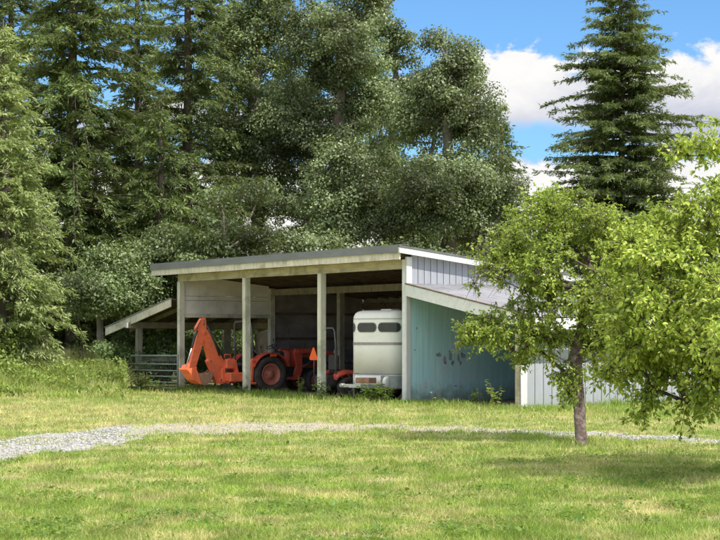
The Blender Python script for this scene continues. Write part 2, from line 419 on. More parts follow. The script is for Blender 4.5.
def twiggy_tree(name, base, lobes, n_clusters, twigs, lpt, leaf, mat, bark, trunk_pts, r_base, label, seed, cl_r=.3, flat=.8, droop=.3, bare=0.):
    """near fruit tree: real twigs with folded leaves set along them"""
    rng = np.random.default_rng(seed)
    root = empty(name, base); tag(root, label, 'tree')
    b = np.array(base, float); L_ = np.array(lobes, float)
    wgt = (L_[:, 3]*L_[:, 4]*L_[:, 5])**.8*L_[:, 6]; pick = rng.choice(len(L_), n_clusters, p=wgt/wgt.sum())
    d = rdir(n_clusters, rng); rr = rng.random(n_clusters)**.42
    C = L_[pick, :3]+d*rr[:, None]*L_[pick, 3:6]-b
    ok = C[:, 2] > .3; C = C[ok]; out = d[ok]; pick = pick[ok]; nc = len(C)
    tr = [np.array(p)-b for p in trunk_pts]
    nodes, par, rad = skeleton(tr, C, .006, r_base, sag=.12, rng=rng)
    cen = C.mean(0)
    tb = np.repeat(np.arange(nc), twigs); m = len(tb)
    outv = unit(C-cen)
    td = unit(rdir(m, rng)*.9+outv[tb]*.55+np.array([0, 0, .25-droop*.5]))
    tl = cl_r*rng.uniform(.6, 1.5, m)
    A = C[tb]; 
    def tp(i, s): 
        q = A[i]+td[i]*(tl[i]*s)[:, None]; q[:, 2] -= droop*(tl[i]*s)**2/.6; return q
    # twig wood
    allI = np.arange(m); S = [tp(allI, np.full(m, s)) for s in (0, .5, 1)]
    ref = unit(np.cross(td, rdir(m, rng))); ref2 = unit(np.cross(td, ref)); vs = []; fs = []; c = 0
    for q in range(2):
        rs = (.0045, .0035, .0018)
        ring = [ref, -.5*ref+.87*ref2, -.5*ref-.87*ref2]
        a = np.stack([S[q]+g*rs[q] for g in ring]+[S[q+1]+g*rs[q+1] for g in ring], 1).reshape(-1, 3)
        bidx = np.arange(m)[:, None]*6+c; vs.append(a)
        for k in range(3): fs.append(bidx+np.array([[k, (k+1) % 3, 3+(k+1) % 3, 3+k]]))
        c += m*6
    tubes_mesh(nodes, par, rad, 7, 'trunk', bark, root, extra=(np.concatenate(vs), np.concatenate(fs)), ntr=len(tr))
    keep = rng.random(m) > bare*(L_[pick, 6][tb] < .8)
    ids = np.repeat(np.arange(m)[keep], lpt); n = len(ids)
    s = rng.random(n)**.8; P = tp(ids, s)
    dr = unit(td[ids]*.5+rdir(n, rng)*.9+np.array([0, 0, -.35]))
    nr = unit(np.array([0, 0, 1.1])+rng.normal(size=(n, 3))*.55+outv[tb[ids]]*.4)
    ln = leaf*rng.uniform(.55, 1.25, n)
    P = P+dr*.012
    v, f = leaf_folded(P, dr, nr, ln, ln*.62)
    npmesh('crown', v, f, mat, root)
    return root

# ------------------------------------------------------------------ camera, light, sky
cam = bpy.data.cameras.new('camera'); co = bpy.data.objects.new('camera', cam); col.objects.link(co)
co.location = (0, 0, EYE); co.rotation_euler = (R(90), 0, 0)
cam.sensor_width = 36; cam.lens = 36*F/720; cam.shift_y = (HZ-270)/720; cam.clip_end = 6000; cam.clip_start = .1
sc.camera = co
sc.view_settings.view_transform = 'Standard'; sc.view_settings.look = 'None'; sc.view_settings.exposure = 0
SUN_EL = 52; sd = Vector((.68, -.73, 0)).normalized()
S = Vector((sd.x*math.cos(R(SUN_EL)), sd.y*math.cos(R(SUN_EL)), math.sin(R(SUN_EL))))
sl = bpy.data.lights.new('sun', 'SUN'); sl.energy = 5.0; sl.angle = R(.5); sl.color = (1, .955, .88)
so = bpy.data.objects.new('sun', sl); col.objects.link(so); so.rotation_euler = S.to_track_quat('Z', 'Y').to_euler(); so.location = (20, -10, 30)
w = bpy.data.worlds.new('World'); sc.world = w; w.use_nodes = True
nt = w.node_tree; N = nt.nodes; L = nt.links; bg = N['Background']; wo = N['World Output']
sky = N.new('ShaderNodeTexSky'); sky.sky_type = 'NISHITA'; sky.sun_disc = False
sky.sun_elevation = R(SUN_EL); sky.sun_rotation = math.atan2(sd.x, sd.y); sky.ozone_density = 2.0; sky.dust_density = .3; sky.air_density = 1.0
skyc = mixcol(nt, 1.0, sky.outputs[0], (.56, .85, 1.12), 'MULTIPLY')
L.new(skyc, bg.inputs[0]); bg.inputs[1].default_value = .15
tc = N.new('ShaderNodeTexCoord').outputs['Generated']
sx = N.new('ShaderNodeSeparateXYZ'); L.new(tc, sx.inputs[0])
hyp = math_(nt, 'SQRT', math_(nt, 'ADD', math_(nt, 'POWER', sx.outputs[0], 2.0), math_(nt, 'POWER', sx.outputs[1], 2.0)))
el = math_(nt, 'DIVIDE', sx.outputs[2], math_(nt, 'MAXIMUM', hyp, .001))
az = math_(nt, 'ARCTAN2', sx.outputs[0], sx.outputs[1])
cv = N.new('ShaderNodeCombineXYZ'); L.new(az, cv.inputs[0]); L.new(math_(nt, 'MULTIPLY', el, 1.5), cv.inputs[1])
n1 = noise(nt, cv.outputs[0], 16, 9, .62, .5); n2 = noise(nt, cv.outputs[0], 45, 7, .65, .3); n3 = noise(nt, cv.outputs[0], 8, 6, .6, .3)
nn = math_(nt, 'SUBTRACT', n1, .5); nm = math_(nt, 'SUBTRACT', n2, .5)
bill = math_(nt, 'ADD', math_(nt, 'MULTIPLY', nn, .07), math_(nt, 'MULTIPLY', nm, .03))
topz = ramp(nt, az, -.06, .085, .138, .172)
top = math_(nt, 'ADD', topz, bill)
m1 = ramp(nt, math_(nt, 'SUBTRACT', top, el), -.001, .008)
m1b = ramp(nt, math_(nt, 'SUBTRACT', el, math_(nt, 'ADD', math_(nt, 'MULTIPLY', nn, .03), ramp(nt, az, .13, .19, .1225, .105))), -.004, .006)
m1 = math_(nt, 'MULTIPLY', m1, m1b)
m2 = ramp(nt, math_(nt, 'SUBTRACT', math_(nt, 'ADD', math_(nt, 'MULTIPLY', bill, .5), .106), el), -.001, .005)
den = math_(nt, 'MAXIMUM', m1, m2)
nh = noise(nt, mapping(nt, tc, (1, 1, 1.6)), 3.2, 8, .6, .4)      # broken cloud added overhead, out of view, as bright fill light
m_fill = math_(nt, 'MULTIPLY', ramp(nt, nh, .43, .52), ramp(nt, el, .26, .40))
den = math_(nt, 'MAXIMUM', den, m_fill)
shade = ramp(nt, math_(nt, 'ADD', el, math_(nt, 'MULTIPLY', nn, .06)), .122, .155)
shade = math_(nt, 'MAXIMUM', shade, m2)
shade = math_(nt, 'MULTIPLY', shade, ramp(nt, n2, .25, .6, .86, 1))
cc = mixcol(nt, shade, (.58, .61, .74), (1.0, .99, .97))
cc = mixcol(nt, m_fill, cc, (2.4, 2.3, 2.12))  # overhead cloud glows beyond white to lift the shade
bg2 = N.new('ShaderNodeBackground'); L.new(cc, bg2.inputs[0]); bg2.inputs[1].default_value = 1.0
mxs = N.new('ShaderNodeMixShader'); L.new(den, mxs.inputs[0]); L.new(bg.outputs[0], mxs.inputs[1]); L.new(bg2.outputs[0], mxs.inputs[2])
L.new(mxs.outputs[0], wo.inputs[0])

# ------------------------------------------------------------------ ground
PATH_UP = [(-120, 452), (-40, 443), (0, 439), (60, 433), (130, 425), (250, 422), (400, 425), (560, 431), (720, 439), (860, 447)]
PATH_LO = [(-120, 492), (-40, 470), (0, 460), (60, 452), (118, 446), (150, 435), (250, 434), (400, 430), (560, 436), (720, 444), (860, 454)]
def interp(P, x): return np.interp(x, [p[0] for p in P], [p[1] for p in P])
def path_mask(X, Y):
    px = X/Y*F+360; py = HZ+F*EYE/Y
    wob = np.sin(px*.09+1)*1.2+np.sin(px*.23)*.8+np.sin(px*.051+Y)*.8
    up = interp(PATH_UP, px)+wob*.6; lo = interp(PATH_LO, px)+wob
    return np.minimum(py-up, lo-py)       # >0 inside (photo pixels)

g = bpy.data.meshes.new('ground')
gx = np.concatenate([[-3000, -800, -200, -60], np.linspace(-30, 30, 61), [60, 200, 800, 3000]])
gy = np.concatenate([[-300, -20], np.linspace(0, 90, 91), [140, 300, 900, 3000]])
GX, GY = np.meshgrid(gx, gy, indexing='ij')
gz = np.zeros_like(GX)
gv = np.stack([GX, GY, gz], -1).reshape(-1, 3); ny = len(gy)
gf = np.array([(i*ny+j, (i+1)*ny+j, (i+1)*ny+j+1, i*ny+j+1) for i in range(len(gx)-1) for j in range(ny-1)])
m, nt, N, L, P = nodes_of('meadow ground')
pos = N.new('ShaderNodeNewGeometry').outputs['Position']
c = mixcol(nt, ramp(nt, noise(nt, pos, 7, 8, .7), .3, .7), (.13, .16, .04), (.34, .36, .11))
c = mixcol(nt, ramp(nt, noise(nt, pos, .55, 5, .65), .42, .64), c, (.50, .43, .22))
c = mixcol(nt, ramp(nt, noise(nt, pos, 30, 6, .7), .52, .72, 0, .6), c, (.07, .06, .03))
L.new(c, P.inputs['Base Color']); P.inputs['Roughness'].default_value = .95
bp = N.new('ShaderNodeBump'); bp.inputs['Strength'].default_value = .7; bp.inputs['Distance'].default_value = .04
L.new(noise(nt, pos, 22, 6, .7), bp.inputs['Height']); L.new(bp.outputs[0], P.inputs['Normal'])
tag(npmesh('ground', gv, gf, m), kind='structure')

# gravel drive sheet
xs = np.arange(-120, 861, 6)
vu = []; 
for x in xs:
    wob = math.sin(x*.09+1)*1.2+math.sin(x*.23)*.8
    a, b = float(interp(PATH_UP, x))+wob*.6, float(interp(PATH_LO, x))+wob
    for k in range(7):
        p = gp(x, a+(b-a)*k/6); vu.append((p.x, p.y, .004))
pf = [(i*7+k, i*7+k+1, (i+1)*7+k+1, (i+1)*7+k) for i in range(len(xs)-1) for k in range(6)]
m, nt, N, L, P = nodes_of('gravel drive')
pos = N.new('ShaderNodeNewGeometry').outputs['Position']
vo = N.new('ShaderNodeTexVoronoi'); vo.inputs['Scale'].default_value = 26; L.new(pos, vo.inputs['Vector'])
sxyz = N.new('ShaderNodeSeparateColor'); L.new(vo.outputs['Color'], sxyz.inputs[0])
c = mixcol(nt, sxyz.outputs[0], (.24, .23, .21), (.52, .50, .47))
ps = N.new('ShaderNodeSeparateXYZ'); L.new(pos, ps.inputs[0])
# worn, earthy stretch in the middle of the drive
e1 = ramp(nt, ps.outputs[0], -4.4, -3.2, 0, 1); e2 = ramp(nt, ps.outputs[0], 1.0, 3.5, 1, 0)
earth = math_(nt, 'MULTIPLY', math_(nt, 'MULTIPLY', e1, e2), .55)
earth = math_(nt, 'ADD', earth, ramp(nt, noise(nt, pos, 1.3, 6, .7), .5, .75, 0, .5), clamp=True)
c = mixcol(nt, earth, c, (.42, .35, .22))
L.new(c, P.inputs['Base Color']); P.inputs['Roughness'].default_value = .95
bp = N.new('ShaderNodeBump'); bp.inputs['Strength'].default_value = 1; bp.inputs['Distance'].default_value = .03
L.new(vo.outputs['Distance'], bp.inputs['Height']); L.new(bp.outputs[0], P.inputs['Normal'])
tag(npmesh('gravel_drive', np.array(vu), np.array(pf), m), kind='structure')

# loose stones
n = 70000
Y = 25+RNG.random(n)*11; X = (RNG.random(n)-.5)*F*0+((RNG.random(n)*900-90)-360)/F*Y
Y = np.where(RNG.random(n) < .25, 22+RNG.random(n)*6, Y)
pmx = path_mask(X, Y); px = X/Y*F+360
sparse = np.where((px > 125) & (px < 470), .10, np.where(px < 130, .75, .45))*(.6+.6*np.clip(np.sin(X*2.1+Y)+np.sin(X*.9-Y*2.3), 0, 1))
k = (pmx > -1.2+RNG.random(n)*2.5) & (RNG.random(n) < sparse); X, Y = X[k], Y[k]; n = len(X)
o8 = np.array([[1, 0, 0], [-1, 0, 0], [0, 1, 0], [0, -1, 0], [0, 0, 1], [0, 0, -1]], float)
rad = (.007+RNG.random(n)**3*.022)
jit = RNG.uniform(.6, 1.3, (n, 6, 1))
v = np.stack([X, Y, rad*.35], 1)[:, None, :]+o8[None]*jit*rad[:, None, None]*np.array([1.2, 1, .65])
tri = np.array([[0, 2, 4], [2, 1, 4], [1, 3, 4], [3, 0, 4], [2, 0, 5], [1, 2, 5], [3, 1, 5], [0, 3, 5]])
f = (np.arange(n)[:, None, None]*6+tri[None]).reshape(-1, 3)
m, nt, N, L, P = nodes_of('loose gravel')
gg = N.new('ShaderNodeNewGeometry'); L.new(mixcol(nt, gg.outputs['Random Per Island'], (.20, .19, .175), (.60, .58, .55)), P.inputs['Base Color']); P.inputs['Roughness'].default_value = .9
tag(npmesh('gravel', v.reshape(-1, 3), f, m), 'loose grey gravel strewn along the drive', 'gravel', kind='stuff')

# ------------------------------------------------------------------ shed frame
C0 = Vector((1.213, 42.97, 0)); SA = math.atan2(-.8235, .5673)
ex = Vector((math.cos(SA), math.sin(SA), 0)); ey = Vector((-math.sin(SA), math.cos(SA), 0))
def W(x, y, z=0): return C0+ex*x+ey*y+Vector((0, 0, z))
def toL(X, Y): return ((X-C0.x)*ex.x+(Y-C0.y)*ex.y, (X-C0.x)*ey.x+(Y-C0.y)*ey.y)
BAY = 3.98; XL = -3*BAY; D = 6.9; OV = .4; SL = .106
def rz(y): return 3.95-SL*(y+OV)        # top of roof sheet at depth y

# dirt floor
mb = []
poly = []
for i in range(40):
    a = i/40*2*math.pi
    poly.append(None)
xx = np.linspace(XL-3.2, 4.4, 40)
fl = []
for i, x in enumerate(xx):
    fl.append((x, -.35+.25*math.sin(x*2.1)+.12*math.sin(x*5.3), .006)); fl.append((x, D-.05, .006))
fv = np.array([tuple(W(*p)) for p in fl]); ff = np.array([(2*i, 2*i+2, 2*i+3, 2*i+1) for i in range(39)])
tag(npmesh('dirt_floor', fv, ff, surf('bare shed dirt', (.30, .26, .19), (.22, .18, .13), .95, (3, 3, 3), (.22, .19, .14), .5, 2, .5)), kind='structure')

shed = empty('open_shed', C0, SA)
tag(shed, 'weathered open fronted pole shed with teal side wall and lean-to roofs beside the lawn', 'shed')
def sbuild(mbx, name, mat, label=None): return mbx.build(name, M[mat], shed, label)

# main roof sheet
b = MB(); x0, x1 = XL-1.2, .25
b.add([(x0, -OV+.03, rz(-OV)-.06), (x1, -OV+.03, rz(-OV)-.06), (x1, D+.4, rz(D+.4)-.06), (x0, D+.4, rz(D+.4)-.06),
       (x0, -OV+.03, rz(-OV)), (x1, -OV+.03, rz(-OV)), (x1, D+.4, rz(D+.4)), (x0, D+.4, rz(D+.4))],
      [(0, 3, 2, 1), (4, 5, 6, 7), (0, 1, 5, 4), (1, 2, 6, 5), (2, 3, 7, 6), (3, 0, 4, 7)])
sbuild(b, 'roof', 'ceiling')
b = MB()
b.box((x0-.01, -OV-.05, 3.80), (XL+5.0, -OV-.012, 3.985)).box((XL+5.004, -OV-.053, 3.80), (x1+.01, -OV-.015, 3.985)).box((x0-.01, -OV-.05, 3.985), (x1+.01, -OV+.25, 3.995))
sbuild(b, 'roof_edge', 'roof_edge')
b = MB(); b.box((x0, -OV-.01, 3.62), (-7.5, -OV+.03, 3.80)).box((-7.494, -OV-.012, 3.625), (-3.2, -OV+.03, 3.80)).box((-3.194, -OV-.01, 3.62), (x1-.06, -OV+.03, 3.80))
sbuild(b, 'fascia', 'cream_wood')
# rafters
x = XL-1.0
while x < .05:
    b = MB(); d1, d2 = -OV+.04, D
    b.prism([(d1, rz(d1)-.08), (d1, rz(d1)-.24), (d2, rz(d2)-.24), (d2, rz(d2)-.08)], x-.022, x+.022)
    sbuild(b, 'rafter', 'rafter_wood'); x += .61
# front beam, mid beam
b = MB(); b.box((XL-.12, -.045, 3.41), (-5.9, .045, 3.64)).box((-5.895, -.05, 3.405), (-.09, .05, 3.64)); sbuild(b, 'front_beam', 'beam_wood')
b = MB(); b.box((XL+.08, 3.26, 3.02), (-.05, 3.34, 3.22)); sbuild(b, 'middle_beam', 'grey_wood')
b = MB(); b.box((XL+.08, D-.14, 2.62), (-.05, D-.06, 2.82)); sbuild(b, 'rear_beam', 'rafter_wood')
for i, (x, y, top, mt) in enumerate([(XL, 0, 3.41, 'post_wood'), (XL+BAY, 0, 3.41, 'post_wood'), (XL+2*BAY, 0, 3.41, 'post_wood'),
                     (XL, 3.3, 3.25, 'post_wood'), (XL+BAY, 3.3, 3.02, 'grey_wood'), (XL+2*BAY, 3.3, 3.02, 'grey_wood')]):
    b = MB(); wd = .085
    l = random.uniform(-.02, .02)
    rings = []
    for k in range(7):
        z = -.05+(top+.05)*k/6; o = l*k/6+random.uniform(-.004, .004)
        rings.append([(x+sx_*wd+o, y+sy_*wd, z) for sx_, sy_ in ((-1, -1), (1, -1), (1, 1), (-1, 1))])
    b.loft(rings); sbuild(b, 'post', mt)
# corner trim, white
b = MB(); b.box((-.15, -.075, 0), (-.02, -.025, 3.64)); sbuild(b, 'corner_board', 'blue_trim', 'pale blue-white front corner board')
b = MB(); b.box((-.016, -.08, 2.99), (.05, .09, 3.70)); b.box((-.016, -.08, 0), (.045, .05, 2.74)); sbuild(b, 'corner_trim', 'white_trim')
b = MB(); b.box((-.11, -.02, 0), (-.02, .12, 3.6)); sbuild(b, 'corner_post', 'grey_wood')
# siding helper: vertical boards on plane x = const
def siding(xc, y0, y1, zlo, zhi, name, mat, step=.203, gap=.014, th=.02, parent=shed):
    b = MB(); y = y0
    while y < y1-.02:
        ye = min(y+step-gap, y1)
        a0, a1 = zhi(y), zhi(ye); l0, l1 = zlo(y), zlo(ye)
        b.add([(xc, y, l0), (xc, ye, l1), (xc, ye, a1), (xc, y, a0), (xc+th, y+.003, l0), (xc+th, ye-.003, l1), (xc+th, ye-.003, a1), (xc+th, y+.003, a0)],
              [(0, 1, 2, 3), (4, 5, 6, 7), (0, 1, 5, 4), (1, 2, 6, 5), (2, 3, 7, 6), (3, 0, 4, 7)])
        y += step
    b.add([(xc-.012, y0, zlo(y0)), (xc-.012, y1, zlo(y1)), (xc-.012, y1, zhi(y1)), (xc-.012, y0, zhi(y0))], [(0, 1, 2, 3)])
    return b.build(name, M[mat], parent)
siding(0, .10, D, lambda y: 2.86, lambda y: rz(y)-.10, 'gable_siding', 'lilac')
siding(0, .05, D, lambda y: .04, lambda y: 2.852, 'side_wall', 'teal', gap=.006, th=.02)
# a horizontal seam and old patches on the teal wall
for (y, z, w_, h_) in ((.95, 1.22, .20, .13), (1.15, 1.10, .10, .20), (1.34, 1.16, .13, .24), (1.60, 1.14, .09, .26), (1.76, 1.18, .15, .15), (1.5, .42, .12, .05)):
    b = MB(); n_ = 11; pts = []
    for k in range(n_):
        a = k/n_*2*math.pi; r_ = random.uniform(.65, 1.1)
        pts.append((y+math.cos(a)*w_/2*r_, z+math.sin(a)*h_/2*r_))
    b.prism(pts, .0205, .0235); sbuild(b, 'bare_patch', 'lilac', 'worn patch of flaked teal paint')
for (y, z, w_) in ((.93, 1.20, .05), (1.17, 1.02, .07), (1.40, 1.02, .08), (1.66, 1.0, .06), (1.3, 1.3, .04), (1.7, 1.24, .05), (.25, 1.9, .03), (.2, 1.35, .03), (2.6, .45, .04)):
    b = MB(); pts = [(y+math.cos(k/7*6.283)*w_*random.uniform(.4, .8), z+math.sin(k/7*6.283)*w_*random.uniform(.5, 1.2)) for k in range(7)]
    b.prism(pts, .024, .0265); sbuild(b, 'scar', 'scar')
# rake board along right roof edge
def slope_board(x0_, x1_, y0, y1, ztop, hgt, name, mat):
    b = MB(); b.prism([(y0, ztop(y0)), (y0, ztop(y0)-hgt), (y1, ztop(y1)-hgt), (y1, ztop(y1))], x0_, x1_); return sbuild(b, name, mat)
slope_board(.21, .25+.012, -OV-.055, D+.4, lambda y: rz(y)-.03, .14, 'rake_board', 'blue_trim')
slope_board(.20, .27+.012, -OV-.06, D+.42, lambda y: rz(y)+.02, .045, 'rake_cap', 'grey_metal')
slope_board(.02, .21, -OV+.04, D+.3, lambda y: rz(y)-.065, .02, 'soffit', 'white_trim')
# interior left wall: pale panels in front half, full dark boards in rear half
b = MB(); zt = lambda y: rz(y)-.25
for (y0, y1) in ((.10, 1.28), (1.29, 3.19)):
    b.prism([(y0, 2.36), (y1, 2.36), (y1, 2.83), (y0, 2.83)], XL-.02, XL+.012)
    b.prism([(y0, 2.84), (y1, 2.84), (y1, 2.965), (y0, 2.965)], XL-.02, XL+.018)
    b.prism([(y0, 2.975), (y1, 2.975), (y1, zt(y1)), (y0, zt(y0))], XL-.02, XL+.012)
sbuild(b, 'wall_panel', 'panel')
b = MB(); b.box((XL-.03, .09, 2.30), (XL+.05, 3.21, 2.42)); sbuild(b, 'girt', 'cream_wood')
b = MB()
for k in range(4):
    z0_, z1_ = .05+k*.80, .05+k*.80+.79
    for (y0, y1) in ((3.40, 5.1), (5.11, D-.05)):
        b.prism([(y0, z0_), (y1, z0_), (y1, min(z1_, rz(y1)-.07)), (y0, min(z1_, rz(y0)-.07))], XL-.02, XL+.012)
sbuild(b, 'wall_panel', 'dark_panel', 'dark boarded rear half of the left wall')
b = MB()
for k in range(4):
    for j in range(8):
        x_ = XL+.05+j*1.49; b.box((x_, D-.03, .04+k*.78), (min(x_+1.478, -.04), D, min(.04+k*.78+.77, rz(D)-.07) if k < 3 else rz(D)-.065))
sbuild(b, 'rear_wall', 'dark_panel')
b = MB()
for z in (.8, 1.6, 2.4): b.box((XL+.013, 3.4, z), (XL+.05, D-.1, z+.09)); b.box((XL+.1, D-.07, z-.15), (-.05, D-.031, z-.06))
sbuild(b, 'girt', 'rafter_wood')

# ---- right lean-to
LE = 5.05; LP = 4.47; SR = .178
def lz(x): return 3.03-SR*x
b = MB(); xs_ = []; 
ys = np.arange(-.10, D+.35, .045); rings = []
corr = lambda y: .030*max(0, math.cos(y/.32*2*math.pi))**6
for x in np.linspace(.022, LE, 9):
    rings.append([(x, y, lz(x)+corr(y)) for y in ys])
nr_, nc_ = len(rings), len(ys)
b.add([p for r in rings for p in r], [(i*nc_+j, i*nc_+j+1, (i+1)*nc_+j+1, (i+1)*nc_+j) for i in range(nr_-1) for j in range(nc_-1)], True)
sbuild(b, 'lean_to_roof', 'roof_metal', 'grey corrugated lean-to roof on the right')
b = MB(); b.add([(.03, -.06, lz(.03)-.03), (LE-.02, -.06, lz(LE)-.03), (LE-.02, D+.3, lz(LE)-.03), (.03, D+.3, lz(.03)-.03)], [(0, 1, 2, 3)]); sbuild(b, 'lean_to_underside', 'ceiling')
def rake(xa, xb, za, zb, y0, y1, h, name, mat):     # board sloping in x at the front
    b = MB(); b.add([(xa, y0, za), (xb, y0, zb), (xb, y0, zb-h), (xa, y0, za-h), (xa, y1, za), (xb, y1, zb), (xb, y1, zb-h), (xa, y1, za-h)],
                    [(0, 1, 2, 3), (4, 5, 6, 7), (0, 1, 5, 4), (1, 2, 6, 5), (2, 3, 7, 6), (3, 0, 4, 7)]); return sbuild(b, name, mat)
rake(.052, LE, lz(.052)-.015, lz(LE)-.015, -.125, -.08, .29, 'lean_to_rake_board', 'blue_trim')
rake(.052, LE+.03, lz(.052)+.015, lz(LE)+.012, -.145, -.06, .022, 'lean_to_roof_edge', 'rafter_wood')
b = MB(); b.box((LE+.002, -.145, lz(LE)-.30), (LE+.04, D+.3, lz(LE)-.03)); sbuild(b, 'eave_board', 'white_trim')
for y in np.arange(.9, D, 1.2):
    b = MB(); b.add([(.03, y, lz(.03)-.04), (LP, y, lz(LP)-.04), (LP, y, lz(LP)-.18), (.03, y, lz(.03)-.18), (.03, y+.04, lz(.03)-.04), (LP, y+.04, lz(LP)-.04), (LP, y+.04, lz(LP)-.18), (.03, y+.04, lz(.03)-.18)],
                    [(0, 1, 2, 3), (4, 5, 6, 7), (0, 1, 5, 4), (1, 2, 6, 5), (2, 3, 7, 6), (3, 0, 4, 7)]); sbuild(b, 'rafter', 'rafter_wood')
b = MB(); b.box((LP-.17, -.07, -.05), (LP-.004, .09, 2.10)); sbuild(b, 'post', 'beam_wood', 'yellowish post at the front corner of the right lean-to')
b = MB(); b.box((LP+.022, -.075, 0), (LP+.05, .11, 1.99)); sbuild(b, 'corner_trim', 'white_trim')
siding(LP, .115, D, lambda y: .05, lambda y: 2.08, 'lean_to_wall', 'siding_white', step=.26, gap=.016)
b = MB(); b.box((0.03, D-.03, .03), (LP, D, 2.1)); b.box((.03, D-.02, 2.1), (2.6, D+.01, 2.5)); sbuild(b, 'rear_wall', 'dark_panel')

# ---- left lean-to
LL = 4.6; LPo = 2.85; SLL = .195
def llz(s): return 2.90-SLL*s
b = MB(); b.add([(XL-.09, -.28, llz(.09)), (XL-LL, -.28, llz(LL)), (XL-LL, D+.2, llz(LL)), (XL-.09, D+.2, llz(.09)),
                 (XL-.09, -.28, llz(.09)-.03), (XL-LL, -.28, llz(LL)-.03), (XL-LL, D+.2, llz(LL)-.03), (XL-.09, D+.2, llz(.09)-.03)],
                [(0, 1, 2, 3), (4, 5, 6, 7), (0, 1, 5, 4), (1, 2, 6, 5), (2, 3, 7, 6), (3, 0, 4, 7)])
sbuild(b, 'lean_to_roof', 'ceiling', 'dark boarded lean-to roof on the left')
rake(XL-.095, XL-LL-.02, llz(.09)-.005, llz(LL)-.005, -.33, -.285, .25, 'lean_to_rake_board', 'cream_wood')
rake(XL-.095, XL-LL-.03, llz(.09)+.03, llz(LL)+.03, -.35, -.26, .032, 'lean_to_roof_edge', 'roof_edge')
for y in np.arange(.5, D, 1.0):
    b = MB(); s0, s1 = .1, LL-.1
    b.add([(XL-s0, y, llz(s0)-.035), (XL-s1, y, llz(s1)-.035), (XL-s1, y, llz(s1)-.16), (XL-s0, y, llz(s0)-.16), (XL-s0, y+.04, llz(s0)-.035), (XL-s1, y+.04, llz(s1)-.035), (XL-s1, y+.04, llz(s1)-.16), (XL-s0, y+.04, llz(s0)-.16)],
          [(0, 1, 2, 3), (4, 5, 6, 7), (0, 1, 5, 4), (1, 2, 6, 5), (2, 3, 7, 6), (3, 0, 4, 7)]); sbuild(b, 'rafter', 'grey_wood')
for y in (0, 3.3, 6.6):
    b = MB(); b.bar((XL-LPo, y, -.05), (XL-LPo+.02, y, llz(LPo)-.36), .17, .17, up=(0, 1, 0)); sbuild(b, 'post', 'grey_wood')
b = MB(); b.box((XL-LPo-.09, -.42, llz(LPo)-.36), (XL-LPo+.05, D, llz(LPo)-.17)); sbuild(b, 'lean_to_beam', 'grey_wood')
b = MB(); b.box((XL-LPo-.085, -.445, llz(LPo)-.35), (XL-LPo+.045, -.421, llz(LPo)-.18)); sbuild(b, 'lit_beam_end', 'white_trim', 'end of the left lean-to beam, coloured pale in place of sunlight')  # white cap puts sunlight into the colour of the grey beam's end

# ------------------------------------------------------------------ farm gate
gl = W(XL+.80, -.55); gate = empty('farm_gate', gl, SA); tag(gate, 'dull green tube gate with wire mesh leaning before the left lean-to', 'gate')
GWd = 3.1
b = MB(); b.tube([(0, 0, .12), (0, 0, 1.12), (-GWd, 0, 1.10), (-GWd, 0, .10), (0, 0, .12)], .030, 8); b.build('gate_frame', M['gate_green'], gate)
for z in (.30, .48, .66, .86):
    b = MB(); b.tube([(-.01, .0, z), (-GWd+.01, .0, z-.02)], .022, 6); b.build('rail', M['gate_green'], gate)
b = MB()
for k in range(20): b.tube([(-.08-k*.136, .024, .14), (-.08-k*.136, .024, 1.08)], .0045, 4)
for k in range(8): b.tube([(-.02, .028, .95+k*.018), (-GWd+.02, .028, .945+k*.018)], .004, 4)
b.build('wire_mesh', M['grey_metal'], gate)

# ------------------------------------------------------------------ wheels
def wheel(parent, name, x, y, r, wd, rim_r, side, mat_rim, lugs=22):
    w_ = MB(); h = wd/2
    prof = [(-h*.72, rim_r*.98), (-h, rim_r+(r-rim_r)*.35), (-h*.98, r*.90), (-h*.8, r*.97), (0, r*.985), (h*.8, r*.97), (h*.98, r*.90), (h, rim_r+(r-rim_r)*.35), (h*.72, rim_r*1.0), (h*.5, rim_r*.99), (-h*.5, rim_r*.99), (-h*.72, rim_r*.98)]
    w_.lathe_x(prof, (x, y, r), 40, False)
    if lugs:
        for k in range(lugs):
            a = k/lugs*2*math.pi; sgn = 1 if k % 2 else -1
            da = .11
            for (xa, xb, aa, ab) in ((0 if sgn > 0 else -h*.95, h*.95 if sgn > 0 else 0, a, a+da),):
                pts = []
                for rr_ in (r*.965, r*1.0):
                    for (xq, aq) in ((xa, aa+(da if sgn < 0 else 0)), (xb, aa+(0 if sgn < 0 else da)), (xb, aa+(0 if sgn < 0 else da)+.07), (xa, aa+(da if sgn < 0 else 0)+.07)):
                        pts.append((x+xq, y+rr_*math.cos(aq), r+rr_*math.sin(aq)))
                w_.add(pts, [(0, 1, 2, 3), (4, 5, 6, 7), (0, 1, 5, 4), (1, 2, 6, 5), (2, 3, 7, 6), (3, 0, 4, 7)])
    root = MB(); s = side
    root.lathe_x([(s*h*.70, .001), (s*h*.70, rim_r*.28), (s*h*.55, rim_r*.34), (s*h*.18, rim_r*.52), (s*h*.10, rim_r*.72), (s*h*.45, rim_r*.80), (s*h*.80, rim_r*.93), (s*h*.80, rim_r*1.0), (-s*h*.7, rim_r*.99), (-s*h*.7, .001)], (x, y, r), 32)
    for k in range(6):
        a = k/6*2*math.pi; root.tube([(x+s*h*.30, y+rim_r*.43*math.cos(a), r+rim_r*.43*math.sin(a)), (x+s*h*.62, y+rim_r*.43*math.cos(a), r+rim_r*.43*math.sin(a))], rim_r*.045, 6)
    whl = w_.build(name, M['rubber'], parent)
    root.build('rim', mat_rim, whl)
    return whl

